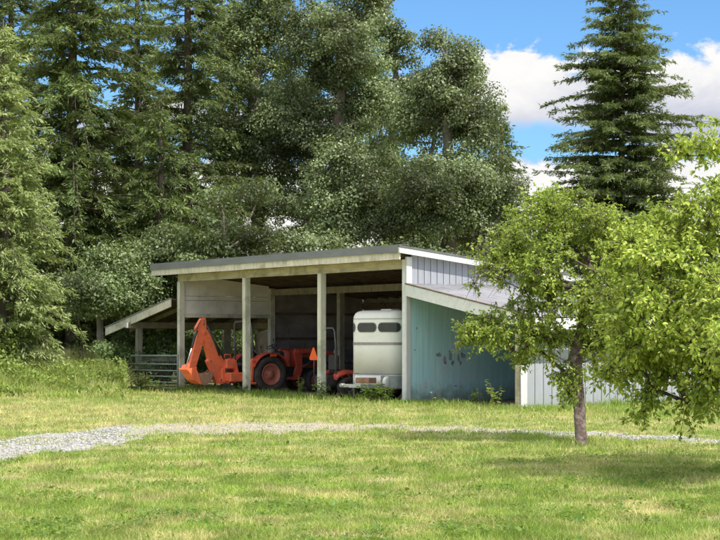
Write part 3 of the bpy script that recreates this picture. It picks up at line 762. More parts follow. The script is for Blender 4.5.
# ------------------------------------------------------------------ tractor with backhoe and loader
tr = empty('tractor', W(-10.0, 1.62), SA); tag(tr, 'orange and red compact tractor with backhoe arm folded out of the left shed bay', 'tractor')
def q(X, Y): return ((170+X/5.4-258)/28.4, 1.6-(300+Y/5.4-340)/33.2)
for s in (1, -1):
    wheel(tr, 'rear_wheel', s*.64, 0, .56, .36, .33, s, M['rim_red'])
    wheel(tr, 'front_wheel', s*.58, 1.72, .35, .22, .20, s, M['rim_red'], 18)
b = MB(); b.box((-.20, -.35, .42), (.20, 1.9, .82), .04); b.box((-.45, -.12, .46), (.45, .12, .68), .03); b.box((-.5, 1.66, .30), (.5, 1.78, .42), .02); b.box((-.42, .35, .48), (.42, .95, .56), .02)
b.build('chassis', M['black'], tr)
b = MB(); rings = []
for y, wd, zt, zb in ((.80, .27, 1.26, .80), (.95, .29, 1.29, .78), (1.6, .28, 1.24, .74), (2.0, .26, 1.17, .72), (2.16, .22, 1.08, .74), (2.22, .16, 1.0, .78)):
    rings.append([(-wd, y, zb), (-wd, y, zt-.12), (-wd*.88, y, zt-.04), (-wd*.5, y, zt), (0, y, zt+.012), (wd*.5, y, zt), (wd*.88, y, zt-.04), (wd, y, zt-.12), (wd, y, zb)])
b.loft(rings, smooth=True); b.build('hood', M['paint_red'], tr)
for s in (1, -1):
    b = MB(); b.box((s*.285, 1.25, .86), (s*.296, 1.85, 1.06)); b.build('grille', M['black'], tr)
    # fender: arch of sheet over rear wheel
    b = MB(); pr = []
    for k in range(11):
        a = R(158-k*13.5); pr.append((.68*math.cos(a)+.02, .56+.66*math.sin(a)))
    rings = [[(s*.42, y, z), (s*.80, y, z), (s*.80, y*.97, z-.03), (s*.42, y*.97, z-.03)] for y, z in pr]
    b.loft(rings, smooth=False); b.build('fender', M['paint_red'], tr)
    b = MB(); b.prism([(y, z) for y, z in pr]+[(.45, .60), (-.35, .60)], s*.415, s*.43); b.build('fender_panel', M['black'], tr)
    b = MB(); b.box((s*.80, -.05, 1.10), (s*.83, .16, 1.17)); b.build('tail_lamp', M['smv'], tr)
b = MB(); b.box((-.25, -.28, .93), (.25, .20, 1.05), .04); b.box((-.24, -.36, 1.02), (.24, -.24, 1.42), .04); b.build('seat', M['black'], tr)
b = MB(); b.box((-.22, .62, .85), (.22, .82, 1.26), .04); b.build('dashboard', M['black'], tr)
b = MB(); b.tube([(.19*math.cos(a), .50+.17*math.sin(a)*.85, 1.40+.19*math.sin(a)*.4) for a in np.linspace(0, 2*math.pi, 21)], .014, 8); b.tube([(0, .72, 1.2), (0, .5, 1.40)], .02, 8); b.tube([(-.18, .5, 1.4), (.18, .5, 1.4)], .01, 6)
b.build('steering_wheel', M['black'], tr)
b = MB(); pts = [(-.52, -.5, .60), (-.52, -.52, 1.7), (-.50, -.54, 2.05), (-.42, -.55, 2.15), (0, -.55, 2.17), (.42, -.55, 2.15), (.50, -.54, 2.05), (.52, -.52, 1.7), (.52, -.5, .60)]
b.tube(pts, .032, 10)
for s in (1, -1): b.box((s*.52-.05, -.57, 1.38), (s*.52+.05, -.47, 1.52), .015); b.tube([(s*.52, -.5, 1.35), (s*.50, -.1, .95)], .018, 6)
b.build('roll_bar', M['grey_metal'], tr)
for (x_, y_, zt) in ((.33, .35, 1.62), (.38, .28, 1.45), (-.33, .3, 1.4), (.30, .9, 1.95)):
    b = MB(); b.tube([(x_, y_+.12, .8), (x_, y_, zt)], .010, 6); b.tube([(x_, y_, zt-.05), (x_, y_, zt+.02)], .022, 8)
    b.build('control_lever', M['black'], tr)
# loader
for s in (1, -1):
    b = MB(); b.prism([(.98, .38), (1.18, .38), (1.30, .70), (1.28, 1.22), (1.20, 1.32), (1.05, 1.32), (1.02, 1.20), (1.10, .80), (1.02, .58)], s*.40, s*.50); b.prism([(.48, .38), (1.18, .38), (1.18, .47), (.48, .47)], s*.40, s*.47)
    b.build('loader_tower', M['paint_red'], tr)
    b = MB(); b.prism([(1.08, 1.30), (1.10, 1.20), (1.95, 1.22), (2.45, 1.02), (2.86, .42), (2.97, .48), (2.55, 1.14), (2.05, 1.34), (1.2, 1.33)], s*.505, s*.575); b.build('loader_arm', M['paint_red'], tr)
    b = MB(); b.tube([(s*.54, 1.25, .74), (s*.54, 2.05, 1.2)], .03, 8); b.build('loader_cylinder', M['black'], tr)
b = MB(); arc = [(2.95+.0, .60), (2.92, .36), (3.0, .14), (3.18, .06), (3.62, .05)]
arc2 = [(3.62, .035), (3.17, .04), (2.98, .12), (2.90, .36), (2.93, .61)]
b.prism(arc+arc2, -.78, .78)
for s in (1, -1): b.prism([(2.93, .60), (2.92, .36), (3.0, .14), (3.18, .05), (3.60, .05), (3.3, .45)], s*.78, s*.795)
b.build('loader_bucket', M['paint_red'], tr)
# backhoe
b = MB(); b.prism([q(*p) for p in ((163, 168), (198, 160), (240, 255), (283, 325), (300, 395), (282, 455), (246, 452), (226, 400), (196, 330), (205, 318), (180, 215))], -.085, .085)
b.tube([(-.11, *q(182, 180)), (.11, *q(182, 180))], .05, 12)
b.tube([(-.12, *q(268, 432)), (.12, *q(268, 432))], .055, 12)
bo = b.build('boom', M['paint_orange'], tr)
for X_, Y_, r_ in ((182, 180, .028), (268, 432, .032), (176, 130, .022), (212, 330, .024), (176, 112, .018)): b = MB(); b.tube([(-.125, *q(X_, Y_)), (.125, *q(X_, Y_))], r_, 10); b.build('pin', M['grey_metal'], bo)
b = MB(); b.prism([q(*p) for p in ((166, 100), (188, 97), (193, 150), (182, 205), (158, 290), (140, 352), (98, 378), (92, 360), (112, 330), (128, 262), (146, 190), (138, 150))], -.07, .07)
b.box((-.09, q(0, 0)[0]+.0, 0), (-.0899, q(0, 0)[0]+.001, .001)) if False else None
b.build('dipper_arm', M['paint_orange'], tr)
b = MB(); b.tube([(.105, *q(128, 200)), (.105, *q(112, 258))], .032, 10); b.tube([(.105, *q(140, 165)), (.105, *q(118, 235))], .030, 10); b.build('bucket_cylinder', M['black'], tr)
b = MB(); b.tube([(.105, *q(118, 235)), (.105, *q(80, 366))], .019, 10); b.build('cylinder_rod', M['chrome'], tr)
b = MB(); b.tube([(.10, *q(193, 140)), (.10, *q(232, 225)), (.10, *q(258, 300))], [.035, .035, .03], 10)
for off in (0, .05):
    b.tube([(off-.04, *q(190, 112)), (off-.05, *q(214, 170)), (off-.03, *q(248, 235)), (off-.02, *q(283, 300)), (off, *q(300, 370))], .012, 6)
b.tube([(.06, *q(150, 150)), (.1, *q(112, 175)), (.1, *q(98, 195)), (.1, *q(118, 205)), (.08, *q(135, 190))], .011, 6)
b.tube([(.09, *q(160, 110)), (.1, *q(136, 160)), (.1, *q(126, 210))], .011, 6)
b.build('hydraulic_hose', M['black'], tr)
# bucket: curved shell with side plates and teeth
sh = [q(*p) for p in ((72, 372), (96, 398), (112, 428), (140, 450), (172, 456), (200, 438), (215, 398))]
inn = [q(*p) for p in ((84, 368), (106, 392), (122, 420), (146, 438), (170, 442), (192, 428), (208, 396))]
b = MB(); b.prism(sh+inn[::-1], -.24, .24)
for s in (1, -1): b.prism([q(74, 370), q(96, 398), q(112, 428), q(140, 450), q(150, 452), q(132, 390), q(120, 360)], s*.24, s*.252)
b.prism([q(80, 350), q(120, 340), q(140, 362), q(128, 400), q(104, 404), q(70, 374)], -.10, .10)
bk = b.build('backhoe_bucket', M['paint_orange'], tr)
b = MB()
for s in (1, -1): b.prism([q(134, 392), q(150, 450), q(172, 456), q(200, 438), q(215, 386), q(180, 398)], s*.241, s*.255)
b.build('bucket_side', M['rust'], bk)
b = MB()
for k in range(4):
    x_ = -.20+k*.133; b.prism([q(206, 402), q(218, 398), q(222, 376)], x_-.02, x_+.02)
b.build('bucket_tooth', M['rust'], bk)
# backhoe frame and stand
b = MB(); b.box((-.45, q(285, 0)[0], .34), (.45, q(372, 0)[0], .62), .03); b.box((-.14, q(268, 0)[0], .30), (.14, q(300, 0)[0], .75), .03)
b.build('backhoe_frame', M['paint_orange'], tr)
b = MB(); y0, y1 = q(288, 0)[0], q(335, 0)[0]
b.box((-.20, y0, q(0, 372)[1]), (.20, y1, q(0, 320)[1]), .03)
b.tube([(.0, y0+.03, q(0, 320)[1]), (.0, y0+.04, q(0, 296)[1]), (.0, y1-.06, q(0, 294)[1]), (.0, y1-.04, q(0, 322)[1])], .018, 8)
b.prism([q(330, 320), q(340, 330), q(352, 395), q(335, 400)], -.2, -.1); b.prism([q(330, 320), q(340, 330), q(352, 395), q(335, 400)], .1, .2)
b.build('control_stand', M['paint_orange'], tr)
b = MB(); b.box((-.16, y0-.02, q(0, 405)[1]), (.16, y0+.18, q(0, 368)[1]), .02); b.build('valve_block', M['black'], tr)
for s in (1, -1):
    b = MB(); yc = q(382, 0)[0]
    b.bar((s*.46, yc, .60), (s*.72, yc, 1.02), .10, .09, up=(0, 1, 0)); b.bar((s*.72, yc, 1.02), (s*.62, yc, .36), .08, .06, up=(0, 1, 0)); b.box((s*.62-.12, yc-.12, .26), (s*.62+.12, yc+.12, .33), .02)
    b.build('stabiliser_leg', M['paint_orange'], tr)
b = MB(); yb = q(372, 0)[0]; b.box((-.30, yb+.02, .80), (.30, yb+.30, .90), .03); b.build('backhoe_seat', M['black'], tr)

# ------------------------------------------------------------------ second machine: small red mower with roll bar
mw = empty('ride_on_mower', W(-4.75, 1.05), SA); tag(mw, 'small red ride-on mower with tall roll bar and orange warning triangle behind the third post', 'mower')
for s in (1, -1):
    wheel(mw, 'rear_wheel', s*.48, 0, .29, .26, .14, s, M['grey_metal'], 18)
    wheel(mw, 'front_wheel', s*.42, 1.25, .19, .14, .09, s, M['grey_metal'], 0)
    b = MB(); rings = []
    for y, z, wd in ((-.34, .60, .20), (-.28, .69, .24), (-.05, .76, .27), (.25, .74, .26), (.48, .64, .20), (.56, .54, .14)):
        x0_ = s*.24; rings.append([(x0_, y, z-.10), (x0_, y, z-.01), (x0_+s*wd*.4, y, z+.02), (x0_+s*wd, y, z-.02), (x0_+s*(wd+.04), y, z-.10)])
    b.loft(rings, smooth=True); b.build('fender', M['paint_red'], mw)
b = MB(); b.box((-.30, -.62, .30), (.30, -.05, .62), .06); b.box((-.24, -.1, .28), (.24, 1.3, .40), .03); b.box((-.62, .35, .10), (.62, 1.0, .27), .05); b.build('body', M['black'], mw)
b = MB(); b.box((-.23, -.12, .66), (.23, .36, .78), .04); b.box((-.22, -.2, .74), (.22, -.08, 1.18), .04); b.build('seat', M['black'], mw)
b = MB(); pts = [(-.36, -.30, .45), (-.36, -.32, 1.5), (-.34, -.34, 1.86), (-.27, -.35, 1.93), (.27, -.35, 1.93), (.34, -.34, 1.86), (.36, -.32, 1.5), (.36, -.30, .45)]
b.tube(pts, .024, 8)
for s in (1, -1): b.box((s*.36-.035, -.36, 1.22), (s*.36+.035, -.28, 1.33), .01)
b.build('roll_bar', M['grey_metal'], mw)
b = MB()
for s in (1, -1): b.tube([(s*.20, .62, .40), (s*.22, .50, .90), (s*.12, .38, 1.02)], .014, 6)
b.build('steering_levers', M['black'], mw)
def tri_sign():
    b = MB(); y = -.66; zc = 1.20; X0 = -.24
    P_ = [(-.17, zc-.16), (-.21, zc-.11), (-.03, zc+.19), (.03, zc+.19), (.21, zc-.11), (.17, zc-.16)]; P_ = [(x+X0, z) for x, z in P_]
    b.loft([[(x, y, z) for x, z in P_], [(x, y+.006, z) for x, z in P_]])
    o = b.build('warning_triangle', M['smv'], mw, 'orange slow vehicle triangle facing out of the shed')
    b = MB(); b.tube([(X0, y+.02, .5), (X0, y+.02, zc)], .012, 6); b.build('bracket', M['grey_metal'], mw)
tri_sign()

# ------------------------------------------------------------------ horse trailer
ta = math.atan2(-.64, .77); tl_ = empty('horse_trailer', (.33, 44.62, 0), ta)
tag(tl_, 'cream horse trailer with dark oval windows parked in the right bay', 'trailer')
HW = .84; LT = 3.3; RC = .34
def plan():
    pts = [(-HW, LT), (-HW, RC+.3)]
    for k in range(9):
        a = R(180+k*90/8); pts.append((-HW+RC+RC*math.cos(a), RC+RC*math.sin(a)))
    for k in range(1, 4): pts.append((-HW+RC+(2*HW-2*RC)*k/4, -.03*math.sin(k/4*math.pi)))
    for k in range(9):
        a = R(270+k*90/8); pts.append((HW-RC+RC*math.cos(a), RC+RC*math.sin(a)))
    pts += [(HW, RC+.3), (HW, LT)]
    return pts
PL = plan()
def ring(z, inset, lower=0):
    out = []
    for i, (x, y) in enumerate(PL):
        a = Vector(PL[max(i-1, 0)]); c_ = Vector(PL[min(i+1, len(PL)-1)]); t = (c_-a).normalized(); nrm = Vector((-t.y, t.x)) # inward-left of travel
        p = Vector((x, y)); cen = Vector((0, 1.5)); nn_ = nrm if nrm.dot(cen-p) > 0 else -nrm
        p = p+nn_*inset; out.append((p.x, min(p.y, LT), z))
    return out
b = MB(); b.loft([ring(.72, 0), ring(1.4, 0), ring(2.14, 0), ring(2.22, .01), ring(2.30, .05), ring(2.35, .12), ring(2.38, .25)], smooth=True); body = b.build('body', M['trailer'], tl_)
b = MB(); b.loft([ring(.34, .02), ring(.50, .016), ring(.715, .015)], smooth=True); b.build('lower_skirt', M['trailer'], tl_)
def strip(s_from, s_to, zc, hh, off, name, mat, parent, rounded=False, seg=24):
    P2 = [Vector(p) for p in PL]; cum = [0]
    for i in range(1, len(P2)): cum.append(cum[-1]+(P2[i]-P2[i-1]).length)
    mid = cum[-1]/2
    def ev(s):
        s += mid; i = max(1, min(len(cum)-1, int(np.searchsorted(cum, s)))); t = (s-cum[i-1])/(cum[i]-cum[i-1])
        p = P2[i-1].lerp(P2[i], t)
        e = .03; i2 = max(1, min(len(cum)-1, int(np.searchsorted(cum, s+e)))); p2 = P2[i2-1].lerp(P2[i2], (s+e-cum[i2-1])/(cum[i2]-cum[i2-1]))
        i3 = max(1, min(len(cum)-1, int(np.searchsorted(cum, s-e)))); p3 = P2[i3-1].lerp(P2[i3], (s-e-cum[i3-1])/(cum[i3]-cum[i3-1]))
        d = (p2-p3).normalized(); nrm = Vector((d.y, -d.x)); return p, nrm
    front, back = [], []
    for k in range(seg+1):
        s = s_from+(s_to-s_from)*k/seg; p, nr2 = ev(s); h2 = hh
        if rounded:
            dd_ = min(s-s_from, s_to-s); h2 = math.sqrt(max(0, hh*hh-max(0, hh-dd_)**2))+.0015
        o1 = p+nr2*off; o0 = p-nr2*.012
        front.append([(o1.x, o1.y, zc-h2), (o1.x, o1.y, zc+h2), (o0.x, o0.y, zc+h2), (o0.x, o0.y, zc-h2)])
    bb = MB(); bb.loft(front); return bb.build(name, mat, parent)
strip(-3.0, 3.0, 1.505, .035, .012, 'belt_trim', M['trim_metal'], tl_, seg=60)
strip(-3.0, 3.0, 2.155, .008, .006, 'roof_seam', M['trailer_grey'], tl_, seg=60)
strip(-3.0, 3.0, .715, .010, .010, 'lower_trim', M['trailer_grey'], tl_, seg=60)
for sc_ in (-.93, -.18, .54, 2.0):
    wn = strip(sc_-.345, sc_+.345, 1.93, .130, .008, 'window', M['trailer_grey'], tl_, True, 30)
    strip(sc_-.325, sc_+.325, 1.93, .112, .013, 'pane', M['pane'], wn, True, 30)
strip(.30, .98, .52, .15, .014, 'grey_panel', M['trailer_grey'], tl_, seg=16)
b = MB(); b.box((-.18, .55, 2.37), (.18, .95, 2.42), .015); b.build('roof_vent', M['trailer'], tl_)
for s in (1, -1):
    b = MB(); b.tube([(s*(HW+.0), RC+.35, .4), (s*(HW+.0), RC+.35, 2.1)], .02, 6); b.build('corner_rail', M['trailer_grey'], tl_)
    wheel(tl_, 'wheel', s*.72, 1.75, .33, .20, .19, s, M['trailer'], 0)
    b = MB(); rings = []
    for k in range(9):
        a = R(k*22.5); rings.append([(s*HW, 1.75+.46*math.cos(a), .38+.42*math.sin(a)), (s*(HW+.18), 1.75+.46*math.cos(a), .38+.42*math.sin(a)), (s*(HW+.18), 1.75+.44*math.cos(a), .37+.40*math.sin(a)), (s*HW, 1.75+.44*math.cos(a), .37+.40*math.sin(a))])
    b.loft(rings); b.build('mudguard', M['trailer'], tl_)
b = MB()
for s in (1, -1): b.bar((s*.62, .35, .38), (s*.03, -1.02, .42), .06, .09)
b.box((-.05, -1.22, .38), (.05, -.95, .46), .012); b.tube([(0, -1.30, .44), (0, -1.16, .44)], [.045, .05], 10); b.box((-.55, .3, .30), (.55, LT-.1, .345))
b.build('tongue', M['trailer_grey'], tl_)
b = MB(); b.tube([(.03, -.80, .10), (.03, -.80, .72)], .026, 8); b.tube([(.03, -.80, .72), (.15, -.80, .73), (.15, -.80, .80)], .010, 6); b.box((-.06, -.86, .04), (.12, -.74, .055)); b.build('tongue_jack', M['grey_metal'], tl_)
b = MB(); b.box((-.16, -.52, .475), (.30, -.20, .62), .012); b.build('rusty_box', M['rust'], tl_, 'rusty brown box mounted on the tongue')
b = MB(); b.lathe_x([(-.06, .001), (-.06, .12), (-.03, .15), (.03, .15), (.06, .12), (.06, .001)], (.50, -.02, .50), 20); b.build('spare_wheel', M['trailer'], tl_)

# ------------------------------------------------------------------ litter
p = gp(283, 393.8); b = MB(); pts = [(math.cos(k/9*6.28)*random.uniform(.07, .15), math.sin(k/9*6.28)*random.uniform(.06, .12)) for k in range(9)]
b.loft([[(x, y, .01) for x, y in pts], [(x*.9, y*.9, random.uniform(.03, .07)) for x, y in pts]]); lt = b.build('litter', M['litter']); lt.location = W(-7.0, .15, 0); tag(lt, 'crumpled pale scrap lying on the dirt by the tractor', 'litter')

# ------------------------------------------------------------------ trees behind the shed
def lob(Y, items):
    out = []
    for (px, py, rx, ry, dy) in items:
        p = at(px, py, Y+dy); s = (Y+dy)/F
        out.append((p.x, p.y, p.z, rx*s, max(1.6, (rx+ry)/2*s*.9), ry*s))
    return out
def gX(px, Y): return ((px-360)*Y/F, Y, 0)
TG = 'trees of the grove behind the shed'
broadleaf('broadleaf_tree', gX(335, 67), lob(67, [(335, 40, 62, 55, 0), (310, 120, 62, 60, 1), (350, 200, 68, 60, -1), (290, 210, 50, 50, 2), (360, 110, 45, 50, 0), (375, -20, 40, 40, 0)]),
          520, 340, .092, M['oak'], M['bark_pale'], at(338, 20, 67), .34, 'tall grey green broadleaf tree rising above the middle of the shed roof', seed=3, group=TG)
broadleaf('broadleaf_tree', gX(448, 65), lob(65, [(450, 75, 46, 50, 0), (420, 110, 40, 45, 1), (470, 130, 38, 50, 0), (440, 190, 60, 50, -1), (480, 215, 45, 45, 0), (405, 220, 45, 45, 0)]),
          460, 320, .09, M['oak'], M['bark_pale'], at(445, 80, 65), .28, 'round headed broadleaf tree above the right end of the shed roof', seed=5, group=TG)
broadleaf('broadleaf_tree', gX(262, 70), lob(70, [(250, 60, 42, 70, 0), (270, 0, 40, 50, 0), (240, 140, 40, 50, 0), (275, 150, 40, 50, 0), (300, 70, 30, 50, 2), (225, 40, 30, 30, 2)]),
          300, 280, .10, M['oak_dark'], M['bark_pale'], at(258, -10, 70), .3, 'open branched broadleaf tree between the firs and the tallest broadleaf tree', seed=8, group=TG, bare=.12)
broadleaf('broadleaf_tree', gX(395, 76), lob(76, [(395, 60, 35, 50, 0), (390, 160, 45, 70, 0), (370, 10, 30, 40, 0), (430, 250, 60, 50, 0)]),
          230, 260, .11, M['oak_dark'], M['bark_pale'], at(392, 30, 76), .28, 'darker broadleaf tree filling the gap between two taller crowns', seed=9, group=TG)
broadleaf('maple_tree', gX(225, 60), lob(60, [(245, 240, 34, 30, 0), (215, 225, 22, 40, 0), (190, 255, 30, 26, 0), (255, 190, 16, 26, 0), (210, 280, 50, 40, 2)]),
          170, 200, .10, M['oak_dark'], M['bark_pale'], at(226, 215, 60), .16, 'green young maple above the left end of the shed roof', seed=12, group=TG)
broadleaf('maple_tree', gX(100, 60), lob(60, [(105, 278, 36, 36, 0), (75, 290, 28, 26, 0), (135, 296, 28, 30, 0), (160, 258, 28, 28, 1)]),
          170, 200, .095, M['oak_dark'], M['bark_pale'], at(103, 260, 60), .12, 'leafy green sapling under the dark firs left of the shed', seed=14, group=TG)
broadleaf('hazel_bush', gX(310, 62), lob(62, [(310, 250, 45, 26, 0), (275, 262, 34, 20, 0), (285, 290, 50, 24, 1), (370, 262, 45, 26, 0), (430, 262, 45, 26, 0), (480, 270, 40, 30, 0), (340, 300, 80, 30, 1), (450, 310, 80, 30, 1)]),
          230, 150, .11, M['oak'], M['bark_pale'], at(312, 260, 62), .1, 'dense undergrowth bush showing just above the shed roof', 'bush', seed=15)
FG = 'tall conifers of the grove'
def C_(px, Y, h, r, mat, label, seed, name='conifer_tree', **k):
    a = dict(z0=1.2, whorl=.33, nb=9, tuft=.20, droop=.7, up=.28, power=.55, dens=1.15, group=FG, ragged=.4); a.update(k)
    return conifer(name, gX(px, Y), h, r, M[mat], label, seed, **a)
C_(72, 64, 22, 4.0, 'fir', 'tallest dark drooping fir at the upper left with sky gaps beside it', 21, ragged=.6)
C_(187, 68, 22, 3.3, 'fir_blue', 'narrow dark fir with bare trunk showing near the top left centre', 22, whorl=.38, nb=8)
C_(138, 73, 20, 3.2, 'fir', 'dark fir standing between the other left firs', 23)
C_(12, 74, 22, 3.2, 'fir_blue', 'dark fir at the far left behind the pale cedar', 24)
C_(-55, 66, 20, 3.6, 'fir', 'dark fir just past the left edge of the lawn view', 25, whorl=.4, nb=7)
C_(500, 71, 11.6, 2.7, 'fir', 'shorter fir at the right shoulder of the grove', 26, z0=.8, whorl=.30, power=.75, tuft=.2)
C_(160, 63, 10.5, 3.0, 'fir', 'low dark fir behind the left lean-to', 27, z0=.8, power=.7, tuft=.2)
C_(95, 69, 10.5, 3.3, 'fir_blue', 'low shadowy fir beneath the tall left firs', 31, z0=.5, power=.7, tuft=.2)
C_(621, 80, 21.3, 5.3, 'fir_blue', 'single tall layered fir standing against the clouds on the right', 28, 'fir_tree', z0=1.5, whorl=.33, nb=13, tuft=.20, droop=.24, up=.12, power=.76, dens=1.2, r_base=.24, ragged=.48, group=None)
C_(4, 53, 11.6, 2.6, 'cedar_light', 'pale yellow green cedar at the left edge', 29, 'cedar_tree', z0=.3, whorl=.22, nb=10, tuft=.17, up=.3, power=.62, dens=1.15, r_base=.18, ragged=.3, group=None)
C_(222, 80, 21, 3.4, 'fir', 'dark fir deep in the grove beside the first broadleaf tree', 42, whorl=.40, nb=7, dens=.8, tuft=.26)
C_(790, 76, 15, 3.6, 'fir', 'dark fir past the right edge of the lawn view', 30, whorl=.4, nb=7, droop=.3)

# far-off wood closing the horizon
n = 60000; rng = np.random.default_rng(50)
X = rng.uniform(-60, 70, n); Yd = rng.uniform(135, 150, n); hmax = 5.0+1.3*np.sin(X*.21)+.9*np.sin(X*.57+1)+.6*np.sin(X*1.3)
Z = rng.random(n)**.8*hmax
v, f = leaf_quads(np.stack([X, Yd, Z], 1), rdir(n, rng), rdir(n, rng), np.full(n, .75), np.full(n, .6))
tag(npmesh('distant_wood', v, f, M['wood_far']), 'far-off belt of green wood beyond the meadow', 'wood', kind='stuff')

# ------------------------------------------------------------------ near apple tree and lime tree
YA = 26.4
def lobn(Y, items):
    out = []
    for (px, py, rx, ry, dy, wg) in items:
        p = at(px, py, Y+dy); s = (Y+dy)/F
        out.append((p.x, p.y, p.z, rx*s, max(.45, (rx+ry)/2*s), ry*s, wg))
    return out
tA = [gp(582, 446)+Vector((0, 0, -.05)), at(580, 425, YA-.3), at(578, 405, YA), at(578, 385, YA), at(576, 365, YA), at(575, 345, YA+.05), at(577, 320, YA+.1), at(574, 290, YA), at(570, 260, YA)]
tA = tA[:5]+[at(577, 350, YA+.05), at(582, 325, YA+.1), at(588, 295, YA), at(590, 262, YA)]
twiggy_tree('apple_tree', tuple(gp(581, 443)), lobn(YA, [(575, 232, 42, 34, 0, 1), (605, 255, 40, 38, .4, 1), (530, 240, 38, 30, 0, .9), (500, 268, 36, 26, -.2, .6), (540, 285, 40, 30, .3, 1), (590, 295, 45, 32, -.3, 1), (560, 215, 50, 18, .6, .9), (628, 238, 32, 26, .6, .9), (566, 378, 9, 20, 0, 1.6), (495, 245, 26, 16, .2, .5), (525, 258, 30, 16, -.3, 1.0), (498, 268, 22, 10, -.3, .5), (545, 262, 26, 20, -.4, 1),
            (482, 328, 32, 13, -.2, 1.5), (520, 322, 36, 20, -.1, 1), (560, 335, 38, 26, .2, 1), (610, 325, 34, 26, 0, 1), (522, 352, 14, 14, 0, 1), (550, 205, 24, 14, .2, .8), (600, 345, 22, 18, .2, .8)]),
            400, 8, 14, .058, M['apple'], M['bark_apple'], tA, .088, 'small apple tree with dark leaning trunk in front of the right lean-to', 61, .24, droop=.3, bare=.75)
YB = 19.9
baseB = (5.15, YB, 0)
tB = [Vector((5.15, YB, -.05)), Vector((5.12, YB, .5)), Vector((5.05, YB, 1.0)), Vector((4.95, YB, 1.5)), Vector((4.85, YB, 2.1)), Vector((4.8, YB, 2.7))]
LBs = [(650, 258, 42, 30, -.2, 1), (675, 232, 34, 20, .3, 1), (700, 248, 45, 36, .5, 1), (632, 296, 34, 32, .2, 1), (680, 305, 45, 36, -.6, 1), (725, 320, 40, 45, .8, 1), (628, 338, 28, 22, 0, 1),
       (665, 352, 38, 26, .5, 1), (718, 370, 35, 28, -.2, 1), (740, 340, 50, 30, 2.2, .9), (730, 340, 40, 30, -2, .9), (690, 330, 30, 26, 1.2, .9), (652, 398, 12, 22, 0, 1.0), (706, 392, 22, 20, 0, .9), (625, 368, 18, 14, .3, .8), (770, 300, 60, 70, 0, .8), (820, 340, 60, 60, 0, .6),
       (685, 154, 26, 5, 0, 1.3), (712, 150, 20, 6, 0, 1.2), (716, 122, 10, 5, 0, 1), (735, 190, 26, 35, 0, .8), (706, 218, 26, 12, 0, 1), (740, 290, 60, 50, 1.3, .8), (760, 300, 60, 50, -1.3, .8)]
LB = [(x, y, z, a, b*(1.7 if a > .2 else 1), c, g_) for (x, y, z, a, b, c, g_) in lobn(YB, LBs)]
twiggy_tree('fruit_tree', baseB, LB, 540, 8, 14, .066, M['apple_lime'], M['bark_apple'], tB, .10, 'lime green leafy fruit tree reaching in from the right edge', 63, .25, droop=.3)

# ------------------------------------------------------------------ grass
def blades(X, Y, hgt, wid, rng, lean=.45, z0=0):
    n = len(X); a = rng.uniform(0, 2*math.pi, n); side = np.stack([np.cos(a), np.sin(a), np.zeros(n)], 1)
    b_ = rng.uniform(0, 2*math.pi, n); ld = np.stack([np.cos(b_), np.sin(b_), np.zeros(n)], 1)*(hgt*lean*rng.random(n)*1.6)[:, None]
    p = np.stack([X, Y, np.full(n, z0)], 1); h = hgt[:, None]*np.array([0, 0, 1.]); w_ = (wid/2)[:, None]
    v = np.stack([p-side*w_, p+side*w_, p+h*.55+ld*.3+side*w_*.75, p+h*.55+ld*.3-side*w_*.75, p+h*.93+ld], 1).reshape(-1, 3)
    i = np.arange(n)[:, None]*5
    return v, i+np.array([[0, 1, 2, 3]]), i+np.array([[3, 2, 4, 4]])
def grass_obj(name, X, Y, hgt, wid, mat, label, rng, lean=.45, cat='grass'):
    v, f1, f2 = blades(X, Y, hgt, wid, rng, lean)
    n = len(X); tri = f2[:, :3]
    me = bpy.data.meshes.new(name); me.vertices.add(len(v)); me.vertices.foreach_set('co', v.astype(np.float32).ravel())
    lo = np.concatenate([f1, tri], 1).ravel(); me.loops.add(len(lo)); me.loops.foreach_set('vertex_index', lo.astype(np.int32))
    me.polygons.add(2*n); st = np.stack([np.arange(n)*7, np.arange(n)*7+4], 1).ravel()
    me.polygons.foreach_set('loop_start', st.astype(np.int32)); me.update(calc_edges=True); me.materials.append(mat)
    o = bpy.data.objects.new(name, me); col.objects.link(o); return tag(o, label, cat, kind='stuff')
def vnoise(X, Y, s, seed):
    r_ = np.random.default_rng(seed); out = np.zeros_like(X)
    for k in range(6):
        a = r_.uniform(0, 6.28); fq = s*(1+.7*k); out += np.sin((X*math.cos(a)+Y*math.sin(a))*fq+r_.uniform(0, 6.28))/(1+.35*k)
    return out/3
def indoors(X, Y):
    lx, ly = toL(X, Y); return (lx > XL-.2) & (lx < 4.5) & (ly > -.15+.2*np.sin(lx*3)) & (ly < D+.1)
rng = np.random.default_rng(71)
n = 560000
u = rng.random(n); Ymin, Ymax = 12.6, 58
Y = 1/(1/Ymin-u**1.0*(1/Ymin-1/Ymax)); Y = np.where(rng.random(n) < .35, Ymin+(Ymax-Ymin)*rng.random(n)**1.2, Y)
X = (rng.random(n)-.5)*2*(.27*Y+.6)
pmk = path_mask(X, Y); px = X/Y*F+360
thr = np.where((px > 125) & (px < 560), .80, .97)-.5*np.clip(vnoise(X, Y, 1.6, 33), 0, 1)-.35*np.exp(-np.abs(pmk)/1.5)
k = (pmk < 0) | (rng.random(n) > thr); k &= ~indoors(X, Y); k &= vnoise(X, Y, 2.2, 3)+.6*vnoise(X, Y, 7.5, 4)+rng.random(n)*1.7 > .2
X, Y = X[k], Y[k]; n = len(X)
hh = (.025+.055*rng.random(n)**1.6)*(1+.45*vnoise(X, Y, 1.3, 5)+.35*vnoise(X, Y, 5.5, 6)); hh = np.maximum(hh, .02); hh *= np.where(Y > 33, 1.3, 1)
lx, ly = toL(X, Y); hh *= np.where((ly > -1.4) & (lx > -13) & (lx < 8), 1.7, 1.0)
